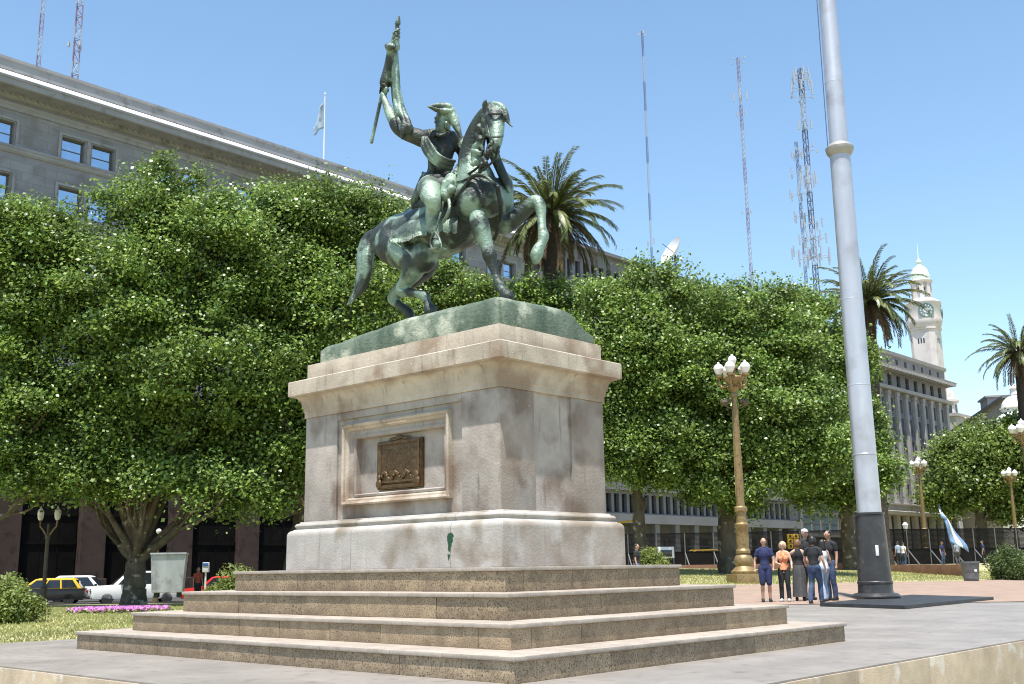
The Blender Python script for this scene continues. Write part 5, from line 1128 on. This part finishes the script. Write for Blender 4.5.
# ------------------------------------------------------------------ vehicles
def car(loc, rz, body, label, cat='car', roof=None, kind='hatch', L_=4.1, Wd=1.66, Hh=1.42, group=None, round_lamps=False):
    root = empty('parked_car', loc, rz, label, cat, group)
    hb_ = .82 if kind != 'van' else 1.0
    # side profile of lower body
    if kind == 'van': lower = [(-L_/2,.32),(-L_/2-.02,.9),(-L_/2+.1,1.02),(L_/2-1.55,1.04),(L_/2-.25,.98),(L_/2,.86),(L_/2+.03,.45),(L_/2-.05,.28),(-L_/2+.05,.26)]; cab = [(-L_/2+.02,1.0),(-L_/2+.12,1.72),(.35,1.76),(.55,1.72),(1.25,1.02)]
    else: lower = [(-L_/2,.35),(-L_/2-.03,.62),(-L_/2+.06,.86),(L_/2-1.2,.88),(L_/2-.2,.76),(L_/2,.62),(L_/2+.03,.42),(L_/2-.06,.24),(-L_/2+.05,.24)]; cab = [(-L_/2+.12,.85),(-L_/2+.52,1.36),(-L_/2+.75,Hh),(.15,Hh),(.38,Hh-.05),(L_/2-1.1,.86)]
    def lprof(poly, hw, top, tin):
        bm = bmesh.new(); n = len(poly); vv = []
        for sg in (-1, 1):
            for x, z in poly:
                k = tin*max(0, (z-top)/(max(p[1] for p in poly)-top+1e-6)) if tin else 0; vv.append(bm.verts.new((x, sg*(hw-k), z)))
        bm.faces.new(vv[:n][::-1]); bm.faces.new(vv[n:])
        for j in range(n): bm.faces.new((vv[j], vv[(j+1) % n], vv[n+(j+1) % n], vv[n+j]))
        bmesh.ops.recalc_face_normals(bm, faces=bm.faces); bmesh.ops.bevel(bm, geom=bm.edges[:], offset=.05, segments=2, affect='EDGES', profile=.6)
        bm.verts.index_update(); r = ([v.co.copy() for v in bm.verts], [[v.index for v in f.verts] for f in bm.faces]); bm.free(); return r
    mb = MB(); mb.add(*lprof(lower, Wd/2, 0, 0)); mb.build('body', body, root, smooth=40)
    mb = MB(); mb.add(*lprof(cab, Wd/2-.04, cab[0][1], .14)); mb.build('cabin', roof or body, root, smooth=40)
    # windows
    zb, zt_ = cab[0][1]+.05, max(p[1] for p in cab)-.10
    def xat(z, front):
        pts = cab if not front else cab[::-1]
        for a, b in zip(pts, pts[1:]):
            if min(a[1], b[1])-1e-6 <= z <= max(a[1], b[1])+1e-6 and abs(a[1]-b[1]) > 1e-6: return a[0]+(b[0]-a[0])*(z-a[1])/(b[1]-a[1])
        return pts[0][0]
    xb0, xb1, xt0, xt1 = xat(zb, 0)+.14, xat(zb, 1)-.16, xat(zt_, 0)+.12, xat(zt_, 1)-.1; nseg = 2 if L_ < 4.3 else 3
    for sg in (-1, 1):
        for k in range(nseg):
            f0, f1 = k/nseg+.012, (k+1)/nseg-.022; yb, yt = sg*(Wd/2-.035), sg*(Wd/2-.145)
            m = MB(); P4 = [(xb0+(xb1-xb0)*f0, yb, zb), (xb0+(xb1-xb0)*f1, yb, zb), (xt0+(xt1-xt0)*f1, yt, zt_), (xt0+(xt1-xt0)*f0, yt, zt_)]
            m.add(P4+[(p[0], p[1]-sg*.05, p[2]) for p in P4], [(0,1,2,3),(7,6,5,4),(0,4,5,1),(1,5,6,2),(2,6,7,3),(3,7,4,0)]); m.build('side_window', 'car_glass', root, smooth=0)
    for fr in (0, 1):
        m = MB(); e = .02 if fr else -.02; a0, a1 = xat(zb, fr)+e, xat(zt_, fr)+e; P4 = [(a0,-Wd/2+.16,zb),(a0,Wd/2-.16,zb),(a1,Wd/2-.24,zt_),(a1,-Wd/2+.24,zt_)]
        m.add(P4+[(p[0]-(.05 if fr else -.05), p[1], p[2]) for p in P4], [(0,1,2,3),(7,6,5,4),(0,4,5,1),(1,5,6,2),(2,6,7,3),(3,7,4,0)]); m.build('windscreen' if fr else 'rear_window', 'car_glass', root, smooth=0)
    for x in (-L_/2+.75, L_/2-.78):
        for sg in (-1, 1):
            Mx = Matrix.Translation((x, sg*(Wd/2-.10), .30)) @ Matrix.Rotation(pi/2, 4, 'X'); wd_ = empty('wheel', (0,0,0)); wd_.parent = root
            m = MB(); m.lathe([(.18,-.1),(.29,-.1),(.31,-.06),(.31,.06),(.29,.1),(.18,.1)], 20, (0,0,0), Mx); m.build('tyre', 'tyre', wd_)
            m = MB(); m.lathe([(.01,-.09),(.12,-.085),(.185,-.1),(.185,.1),(.12,.085),(.01,.09)], 14, (0,0,0), Mx); m.build('rim', 'chrome', wd_)
    for sg in (-1, 1):
        m = MB(); hz = .62 if kind != 'van' else .76
        if round_lamps: m.lathe([(.01,.06),(.09,.04),(.115,0),(.115,-.05)], 14, (L_/2+.0, sg*(Wd/2-.26), hz), Matrix.Rotation(pi/2, 4, 'Y'))
        else: m.bbox(L_/2-.08, L_/2+.025, sg*(Wd/2-.28)-.15, sg*(Wd/2-.28)+.15, hz-.07, hz+.05, .02)
        m.build('headlight', 'headlight', root)
        m = MB(); m.bbox(-L_/2-.045, -L_/2+.06, sg*(Wd/2-.2)-.12, sg*(Wd/2-.2)+.12, hz-.02, hz+.12, .02); m.build('tail_light', 'tail_red', root)
        m = MB(); m.bbox(.72, .86, sg*(Wd/2+.06)-.07, sg*(Wd/2+.06)+.07, zb, zb+.12, .03); m.build('mirror', 'car_black', root)
    m = MB(); m.bbox(L_/2-.05, L_/2+.09, -Wd/2+.04, Wd/2-.04, .34, .46, .03); m.bbox(-L_/2-.09, -L_/2+.05, -Wd/2+.04, Wd/2-.04, .34, .46, .03); m.build('bumper', 'chrome' if round_lamps else 'car_black', root)
    m = MB(); m.bbox(L_/2-.03, L_/2+.045, -.42, .42, .54 if kind != 'van' else .66, .66 if kind != 'van' else .84, .015); m.build('grille', 'car_black', root)
    return root
def cz_(px, py, d): p = at(px, py, d); return (p.x, p.y, p.z)
ca = ANG
GC = 'cars parked along the street at left'
x_ = cz_(43, 605, 60.5); car((x_[0], x_[1], x_[2]), pi+R_(14)+0*ca, 'car_black', 'black and yellow taxi beside slim lamp at left', 'taxi', 'car_yellow', L_=4.3, group=GC)
x_ = cz_(84, 602, 64); car((x_[0], x_[1], x_[2]), R_(8), 'car_white', 'white hatchback between the taxi and the white van', group=GC, Hh=1.5)
x_ = cz_(127, 604, 60.5); car((x_[0]+.3, x_[1]+.4, x_[2]), pi+R_(24), 'car_white', 'white van with round headlamps partly behind tree trunk', 'van', kind='van', L_=4.6, Wd=1.8, group=GC, round_lamps=True)
x_ = cz_(219, 603, 62); car((x_[0], x_[1], x_[2]+.05), pi+R_(10), 'car_red', 'red car half hidden behind the low bush', group=GC)
x_ = cz_(712, 580, 90); car((x_[0], x_[1], gz(*x_[:2])-.1), R_(12), 'car_black', 'far black and yellow taxi behind the gold lamp', 'taxi', 'car_yellow', L_=4.3, group='far cars beyond the fence')

# street surface under the left cars
sheet('road', [(-60, 57.5), (-9, 57.5), (30, 100), (-40, 78)], .02, 'asphalt', 'grey asphalt street behind the left trees')
# ------------------------------------------------------------------ grey metal booth
kb = at(168, 595, 44); root = empty('metal_booth', (kb.x, kb.y, kb.z), R_(12), 'grey metal booth under the broad plane tree', 'booth'); root.scale = (.86, .86, .84)
mb = MB()
w0, w1 = .66, .76
def taper(mb, a, b, dpt, z0, z1):
    v = [(-a,-dpt,z0),(a,-dpt,z0),(a,dpt,z0),(-a,dpt,z0),(-b,-dpt*1.08,z1),(b,-dpt*1.08,z1),(b,dpt*1.08,z1),(-b,dpt*1.08,z1)]; mb.add(v, [(3,2,1,0),(4,5,6,7),(0,1,5,4),(1,2,6,5),(2,3,7,6),(3,0,4,7)])
taper(mb, w0, w1, .62, .12, 1.86); mb.build('body', 'kiosk_metal', root, smooth=0, bevel=.03)
mb = MB(); mb.bbox(-.80,.80,-.74,.74,1.86,1.95,.02); mb.build('roof', 'kiosk_metal', root)
for s in (-.65, .65): mb = MB(); mb.tube([(s,-.62,.15),(s*1.15,-.67,1.84)], .025, 6); mb.build('corner_trim', 'kiosk_metal', root); mb = MB()
for sx in (-.5,.5):
    for sy in (-.45,.45): mb.box(sx-.08,sx+.08,sy-.08,sy+.08,-.1,.12)
mb.build('feet', 'tyre', root)
kb = at(205, 592, 57); root = empty('payphone', (kb.x, kb.y, gz(kb.x, kb.y)), 0, 'small blue and white payphone post behind the red car', 'payphone')
mb = MB(); mb.tube([(0,0,0),(0,0,1.5)], .05, 8); mb.build('post', 'mast_white', root); mb = MB(); mb.bbox(-.16,.16,-.12,.12,1.5,2.0,.04); mb.build('hood', 'mast_white', root); mb = MB(); mb.bbox(-.14,.14,-.15,-.11,1.8,1.97,.015); mb.build('sign', 'blue_box', root)
# ------------------------------------------------------------------ litter bin, low brown kerb, mesh fence
tb_ = ground(972, 586); tbz = gz(tb_.x, tb_.y); tp_ = at(972, 586, 50); root = empty('litter_bin', (tp_.x, tp_.y, gz(tp_.x, tp_.y)+.01), .2, 'grey litter bin standing on the pink path', 'bin')
mb = MB(); mb.lathe([(.30,0),(.32,.03),(.40,.78),(.43,.8),(.43,.86),(.38,.86),(.34,.1)], 20); mb.build('bucket', 'bin_grey', root); mb = MB(); mb.bbox(-.06,.06,-.40,-.365,.40,.50,.01); mb.build('label', 'sticker_white', root)
a, b = at(893, 565, 62), at(968, 567, 56); mbb = MB(); d_ = Vector((b.x-a.x, b.y-a.y, 0)); an = math.atan2(d_.y, d_.x); root_z = gz(a.x, a.y)
def wallthing(name, a, b, z, th, h, mat, label, cat):
    d_ = Vector((b.x-a.x, b.y-a.y, 0)); mb = MB(); L_ = d_.length; n = max(2, int(L_/1.2))
    for i in range(n): mb.bbox(L_*i/n+.004, L_*(i+1)/n-.004, -th/2, th/2, -.6, h, .015)
    o = mb.build(name, mat); o.location = (a.x, a.y, z); o.rotation_euler = (0, 0, math.atan2(d_.y, d_.x)); return tag(o, label, cat)
wallthing('low_wall', Vector((at(868,566,66).x, 66, 0)), Vector((b.x, b.y, 0)), at(930, 563, 60).z-.16, .35, .08, 'brown_kerb', 'long low brown wall edging lawn behind the litter bin', 'low wall')
wallthing('low_wall', Vector((at(640,570,66).x, 66, 0)), Vector((at(862,566,66).x, 66, 0)), gz(12, 66)+.0, .3, .22, 'brown_kerb', 'long low brown edging behind the gold lamp', 'low wall')
def fence(ax, bx, d0, d1, py0, label, n, hgt=2.45):
    A = at(ax, 550, d0); B_ = at(bx, 550, d1); A.z = gz(A.x, A.y); B_.z = gz(B_.x, B_.y); L_ = (B_-A).length; root = empty('mesh_fence', A, math.atan2(B_.y-A.y, B_.x-A.x), label, 'fence')
    mb = MB(); st_ = .14; x = 0
    mb.box(0, L_, -.01, .01, .05, hgt*.42)
    while x < L_: mb.box(x, x+.028, -.012, .012, hgt*.42, hgt); x += st_*.42
    for z in np.arange(hgt*.42, hgt, .085): mb.box(0, L_, -.008, .008, z, z+.03)
    for z in (.02, hgt*.42, hgt-.05): mb.box(0, L_, -.03, .03, z, z+.06)
    mb.build('mesh_panel', 'fence_mesh', root, smooth=0)
    for i in range(n+1): m = MB(); X_ = L_*i/n; m.tube([(X_,-.02,-.2),(X_,-.02,hgt)], .04, 6); m.tube([(X_,-.05,hgt*.4),(X_+.25,-1.0,-.1)], .045, 6); m.build('post', 'fence_post', root)
    return root
fence(862, 1060, 76, 80, 560, 'tall dark mesh barrier right of the flagpole with leaning props', 9)
fence(600, 860, 78, 76, 565, 'tall dark mesh barrier behind the group of people', 9, 2.3)
# protest flag on a cane
fl0 = at(957, 560, 73); fz = gz(fl0.x, fl0.y); root = empty('protest_flag', (fl0.x, fl0.y, fz), 0, 'blue and white flag on cane in front of mesh barrier', 'flag'); tz_ = at(939, 504, 73)
T_ = Vector((tz_.x-fl0.x, 0, tz_.z-fz)); mb = MB(); mb.tube([(T_.x*.0,0,0), tuple(T_)], .02, 6); mb.build('cane', 'mast_grey', root)
for nm, v0, v1, mt_ in (('blue_stripe', 0, .33, 'flag_blue'), ('white_stripe', .33, .66, 'flag_white'), ('blue_stripe', .66, 1, 'flag_blue')):
    mb = MB()
    for j in range(5):
        for i in range(17):
            u, v = i/16, v0+(v1-v0)*j/4; px = T_*(1-u*.62); mb.v.append((px.x+(1.9*u**.8*(1-.4*u))*v+.05*sin(u*9)*v, .12*sin(u*8+v*5), px.z-.75*v*(1-u*.3)-.15*v*v))
    for j in range(4):
        for i in range(16): k = j*17+i; mb.f.append((k, k+1, k+18, k+17))
    o = mb.build(nm, mt_, root, smooth=60); sm = o.modifiers.new('s', 'SOLIDIFY'); sm.thickness = .015
# traffic lights, van sign and odds behind the people
for px, py, d, z, lab in [(793, 541, 74, .9, 'yellow traffic light above the women in the group'), (823, 547, 75, .9, 'yellow traffic light behind the man in black shirt')]:
    t_ = at(px, py, d); g_ = gz(t_.x, t_.y); root = empty('traffic_light', (t_.x, t_.y, g_), 0, lab, 'traffic light'); h = t_.z-g_
    mb = MB(); mb.tube([(0,.1,0),(0,.1,h+.4)], .06, 8); mb.build('post', 'fence_post', root)
    for k in range(3):
        for sx in (-.2,.2) if px < 800 else (0,): mb = MB(); mb.bbox(sx-.17,sx+.17,-.12,.1,h-.5+k*.33,h-.2+k*.33,.03); q = mb.build('signal_box', 'signal_yellow', root); m = MB(); m.ell((sx,-.12,h-.35+k*.33), (.09,.03,.09), 10); m.build('lens', 'signal_lens', q)
t_ = at(632, 521, 58); g_ = gz(t_.x, t_.y); root = empty('traffic_light', (t_.x, t_.y, g_), R_(-20), 'yellow horizontal signal arm just right of pedestal foot', 'traffic light'); h = t_.z-g_
mb = MB(); mb.tube([(-1.6,0,-.0),(-1.6,0,h-.15),(-.9,0,h-.08),(.2,0,h+.02)], [.08,.07,.06,.05], 8); mb.build('arm', 'signal_yellow', root); mb = MB(); mb.bbox(.1,.5,-.15,.15,h-.28,h+.22,.05); mb.build('signal_box', 'signal_yellow', root)
t_ = at(666, 553, 54); root = empty('notice_board', (t_.x, t_.y, gz(t_.x, t_.y)), R_(12), 'small white notice board beyond the low bush', 'sign'); h = t_.z-gz(t_.x, t_.y)
mb = MB(); mb.bbox(-.42,.42,-.03,.03,h-.25,h+.30,.02); mb.build('panel', 'mast_white', root); mb = MB(); mb.bbox(-.3,.3,-.045,-.032,h-.18,h+.14,.004); mb.build('dark_insert', 'car_glass', root); mb = MB(); mb.tube([(-.38,0,0),(-.38,0,h-.2)], .03, 6); mb.tube([(.38,0,0),(.38,0,h-.2)], .03, 6); mb.build('legs', 'fence_post', root)
# ------------------------------------------------------------------ people
def person(loc, rz, h, label, top, bottom, skin='skin', hair='hair_dark', hairstyle='short', sleeves='short', legs='trousers', armL=None, armR=None, stride=0, female=False, shoes='shoe_dark', cap=None, headturn=0, leanx=0, cat='person', bare_mid=False):
    # local frame: faces -Y, x to its left; unit height 1.74 then scaled
    k = h/1.74; root = empty('person', loc, rz, label, cat)
    sw = .150 if female else .175; hw = .095 if female else .09
    b = MB(); lean = leanx
    def T(x, y, z, r): f = max(0, (z-.95)/.8); return ((x+lean*f)*k, y*k, z*k, r*k)
    shz = 1.42; st = stride
    ankL, ankR = (hw+.01, st*.5, .09), (-hw-.01, -st*.5, .09)
    hl = (hw*.85, 0, .92); hr = (-hw*.85, 0, .92)
    def legpts(hp, an): kn = ((hp[0]+an[0])/2*1.03, (hp[1]+an[1])/2-.05-abs(st)*.12, .50); return [hp+(.088,), (hp[0]*.6+kn[0]*.4, hp[1]*.6+kn[1]*.4-.01, .74, .080), kn+(.056,), ((kn[0]+an[0])/2, (kn[1]+an[1])/2+.015, .33, .054), an+(.036,)]
    LP = [legpts(hl, ankL), legpts(hr, ankR)]
    for L_, an in zip(LP, (ankL, ankR)):
        stube(b, [T(*p) for p in L_], 12, 3); stube(b, [T(an[0], an[1]+.03, .05, .035), T(an[0], an[1]-.06, .045, .035), T(an[0]*1.15, an[1]-.15, .03, .026)], 8, 2)
    torso = [(0,.0,.90,.125 if not female else .135), (0,0,1.02,.115), (0,.0,1.15,.11 if not female else .095), (0,-.01,1.28,.125), (0,0,1.38,.11), (0,0,1.45,.07)]
    stube(b, [T(*p) for p in torso], 14, 3); b.ell(T(-.05,-.01,1.27,0)[:3], (.092*k,.085*k,.14*k)); b.ell(T(.05,-.01,1.27,0)[:3], (.092*k,.085*k,.14*k))
    if female: b.ell(T(-.07,-.09,1.24,0)[:3], (.06*k,.05*k,.06*k)); b.ell(T(.07,-.09,1.24,0)[:3], (.06*k,.05*k,.06*k))
    stube(b, [T(-sw+.02,0,1.395,.05), T(-sw*.5,0,1.425,.055), T(sw*.5,0,1.425,.055), T(sw-.02,0,1.395,.05)], 10, 2)
    arms = []
    for sg, A in ((1, armL), (-1, armR)):
        A = A or [(.045,0,-.27), (.06,-.06,-.52)]
        sh_ = (sg*sw, 0, 1.385); el = (sg*(sw+A[0][0]), A[0][1], 1.385+A[0][2]); wr = (sg*(sw+A[1][0]), A[1][1], 1.385+A[1][2])
        P_ = [sh_+(.052,), ((sh_[0]+el[0])/2, (sh_[1]+el[1])/2, (sh_[2]+el[2])/2, .044), el+(.036,), ((el[0]+wr[0])/2, (el[1]+wr[1])/2, (el[2]+wr[2])/2, .033), wr+(.023,)]
        arms.append(P_); stube(b, [T(*p) for p in P_], 10, 3)
        d = (Vector(wr)-Vector(el)).normalized(); pm = Vector(wr)+d*.05; b.ell(T(*pm, 0)[:3], (.036*k,.022*k,.045*k), 8)
        sdv = Vector((0,1,0)) if abs(d.y) < .8 else Vector((1,0,0)); 
        for q in range(4): o = sdv*(.012*(q-1.5)*1.5); ft = pm+d*(.085+.008*(1 if q in (1,2) else -1))+o*1.1-Vector((sg*.012,0,0)); stube(b, [T(*(pm+d*.02+o), .0085), T(*(pm+d*.06+o), .008), T(*ft, .0065)], 6, 1)
        stube(b, [T(*(pm-sdv*.02), .010), T(*(pm-sdv*.045+d*.025), .009), T(*(pm-sdv*.05+d*.05), .007)], 6, 1)
    # neck and head
    stube(b, [T(0,.0,1.43,.056), T(0,-.005,1.50,.050), T(0,-.01,1.55,.052)], 10, 2)
    hc = Vector((T(0,-.015,1.635,0)[:3])); Rh = Matrix.Rotation(headturn, 3, 'Z')
    def Hd(x, y, z): return tuple(hc+Rh @ Vector((x*k, y*k, z*k)))
    b.ell(hc, (.074*k,.092*k,.105*k), 16); b.ell(Hd(0,-.03,-.055), (.052*k,.055*k,.055*k)); b.ell(Hd(0,-.098,-.012), (.013*k,.02*k,.026*k), 8); b.ell(Hd(0,-.085,.022), (.052*k,.016*k,.012*k), 8); b.ell(Hd(0,-.086,-.052), (.026*k,.012*k,.010*k), 8)
    for sg in (-1, 1): b.ell(Hd(sg*.077,.005,-.005), (.012*k,.022*k,.032*k), 8)
    body = organic('body', b, .0155, skin, root, None, 1)
    e = MB()
    for sg in (-1, 1): e.ell(Hd(sg*.030,-.089,.004), (.013*k,.008*k,.008*k), 8)
    e.build('eyes', 'hair_dark', body, smooth=60)
    # clothes
    c = MB(); g = .010
    stube(c, [T(x, y, z, r+g) for x, y, z, r in ([(0,0,1.05,.120)] if not bare_mid else [])+torso[0 if not bare_mid else 1:-1]], 14, 3); c.ell(T(-.05,-.01,1.27,0)[:3], (.108*k,.10*k,.15*k)); c.ell(T(.05,-.01,1.27,0)[:3], (.108*k,.10*k,.15*k))
    if female: c.ell(T(-.07,-.095,1.24,0)[:3], (.068*k,.058*k,.066*k)); c.ell(T(.07,-.095,1.24,0)[:3], (.068*k,.058*k,.066*k))
    if sleeves != 'none':
        stube(c, [T(-sw+.02,0,1.385,.062), T(-sw*.5,0,1.42,.068), T(0,.005,1.435,.074), T(sw*.5,0,1.42,.068), T(sw-.02,0,1.385,.062)], 10, 2)
        for P_ in arms: n_ = 2 if sleeves == 'short' else 5; stube(c, [T(p[0], p[1], p[2], p[3]+.014) for p in P_[:n_]], 10, 3)
    organic('shirt', c, .0155, top, root, None, 1)
    c = MB()
    if legs == 'skirt': c.lathe([(.14*k,1.02*k),(.165*k,.92*k),(.17*k,.6*k),(.20*k,.12*k),(.19*k,.115*k),(.13*k,.9*k)], 22); [c.tube([(.165*cos(a)*k,.165*sin(a)*k,.9*k),(.205*cos(a)*k,.205*sin(a)*k,.12*k)], .02*k, 6) for a in np.arange(0, 2*pi, .7)]; c.build('skirt', bottom, root, smooth=60)
    else:
        stube(c, [T(0,0,1.00,.128), T(0,0,.93,.142), T(0,.01,.88,.13)], 14, 3); c.ell(T(-.07,.03,.92,0)[:3], (.09*k,.10*k,.10*k)); c.ell(T(.07,.03,.92,0)[:3], (.09*k,.10*k,.10*k))
        for L_ in LP:
            n_ = 3 if legs == 'shorts' else 5; q = [(p[0], p[1], p[2], p[3]+(.022 if legs == 'shorts' else .016)+(.012 if i == 4 else 0)) for i, p in enumerate(L_[:n_])]; stube(c, [T(*p) for p in q], 12, 3)
        organic('shorts' if legs == 'shorts' else 'trousers', c, .0155, bottom, root, None, 1)
    for an in (ankL, ankR):
        c = MB(); stube(c, [T(an[0], an[1]+.05, .05, .045), T(an[0], an[1]-.06, .045, .046), T(an[0]*1.12, an[1]-.17, .038, .036)], 10, 3); c.ell(T(an[0], an[1]+.01, .075, 0)[:3], (.048*k,.055*k,.05*k)); organic('shoe', c, .014, shoes, root, None, 1)
    # hair
    c = MB(); c.ell(Hd(0,.022,.024), (.084*k,.09*k,.096*k), 14)
    if hairstyle == 'long':
        for q in range(9): a = -.2+q*(pi+.4)/8; c_, s2 = cos(a)*.068, sin(a)*.062+.02; stube(c, [Hd(c_,s2,.04)+(.034*k,), Hd(c_*1.15,s2*1.15,-.06)+(.036*k,), Hd(c_*1.1,s2*1.2+.01,-.16)+(.03*k,), Hd(c_*.9,s2*1.1+.015,-.23)+(.012*k,)], 8, 2)
    if hairstyle == 'bob':
        for q in range(9): a = -.25+q*(pi+.5)/8; c_, s2 = cos(a)*.07, sin(a)*.065+.015; stube(c, [Hd(c_,s2,.04)+(.034*k,), Hd(c_*1.2,s2*1.15,-.04)+(.034*k,), Hd(c_*1.1,s2*1.1,-.11)+(.015*k,)], 8, 2)
    if hairstyle == 'bald': c = MB(); c.ell(Hd(0,.035,-.005), (.082*k,.078*k,.06*k), 12)
    organic('hair', c, .014, hair, body, None, 1)
    if cap: c = MB(); c.ell(Hd(0,.010,.050), (.086*k,.098*k,.064*k), 14); c.ell(Hd(0,-.11,.040), (.055*k,.06*k,.012*k), 12); organic('cap', c, .012, cap, root, None, 1)
    return root
def ppos(px, py=602, dz=0): g = ground(px, py, .012); return (g.x, g.y, .012)
A0 = R_(0)
person(ppos(767, 602), R_(-8), 1.68, 'balding man in navy polo shirt and navy shorts', 'cloth_navy', 'cloth_navy', hair='hair_grey', hairstyle='bald', legs='shorts', armL=[(.07,-.05,-.26),(.04,-.15,-.47)], armR=[(.09,.02,-.27),(.10,-.06,-.50)], headturn=.15)
person(ppos(786, 601.5), R_(-20), 1.58, 'blonde woman in orange patterned top and black trousers', 'cloth_orange', 'cloth_black', 'skin_light', 'hair_blonde', 'bob', 'none', female=True, armL=[(.08,-.02,-.25),(.10,-.16,-.38)], armR=[(.06,-.05,-.27),(-.04,-.2,-.30)], shoes='shoe_white', headturn=-.2)
person(ppos(801, 601), R_(165), 1.62, 'brown haired woman in long dark grey skirt seen from behind', 'cloth_black', 'cloth_grey', 'skin_light', 'hair_brown', 'bob', 'none', legs='skirt', female=True, armL=[(.14,-.06,-.10),(.26,-.12,-.06)], armR=[(.10,.02,-.26),(.14,-.10,-.40)], headturn=.3)
person(ppos(809, 600), R_(10), 1.93, 'tall man in white cap and black shirt at back of the group', 'cloth_black', 'cloth_black', hair='hair_dark', cap='cloth_white', armR=[(.04,-.05,-.27),(-.05,-.2,-.30)])
person(ppos(816.5, 603.5), R_(150), 1.66, 'dark haired person in black top and blue jeans stepping away', 'cloth_black', 'jeans', hair='hair_dark', hairstyle='bob', stride=.34, armL=[(.08,-.05,-.25),(.10,-.2,-.36)], armR=[(.08,.05,-.26),(.12,-.02,-.5)])
person(ppos(826, 601.5), R_(200), 1.60, 'long haired woman in white sleeveless top and light jeans', 'cloth_white', 'jeans_light', 'skin_light', 'hair_dark', 'long', 'none', female=True, stride=.22, armL=[(.06,.0,-.27),(.12,-.12,-.40)], armR=[(.10,-.02,-.25),(.05,-.18,-.36)])
person(ppos(833, 600.5), R_(-55), 1.86, 'tall dark haired man in black shirt and blue jeans', 'cloth_black', 'jeans', hair='hair_dark', headturn=-.3, armR=[(.05,-.02,-.28),(.05,-.06,-.52)])
# people further away
t_ = at(637, 566, 42); person((t_.x, t_.y, t_.z-.85), R_(70), 1.68, 'man in dark shirt walking behind the right end of steps', 'cloth_black', 'jeans', stride=.3)
t_ = at(197, 600, 50); person((t_.x, t_.y, gz(t_.x, t_.y)), R_(40), 1.62, 'person in rusty red top between grey booth and red car', 'cloth_red', 'cloth_black', hairstyle='bob')
for px, d, rz, hh, tp__, bt, lab in [(899, 71, 200, 1.66, 'jeans_light', 'cloth_black', 'person in pale blue shirt by the barrier near pole base'), (904, 71.6, 120, 1.6, 'cloth_white', 'jeans', 'person in white shirt by the barrier near pole base'), (943, 73.5, 30, 1.6, 'cloth_navy', 'jeans', 'person in navy top holding blue flag by barrier'), (958, 74, 190, 1.62, 'jeans_light', 'cloth_grey', 'person in light blue top right of the blue flag'), (984, 74, 250, 1.6, 'cloth_navy', 'cloth_black', 'person in dark blue top by the barrier behind litter bin')]:
    t_ = at(px, 560, d); person((t_.x, t_.y, gz(t_.x, t_.y)), R_(rz), hh, lab, tp__, bt)
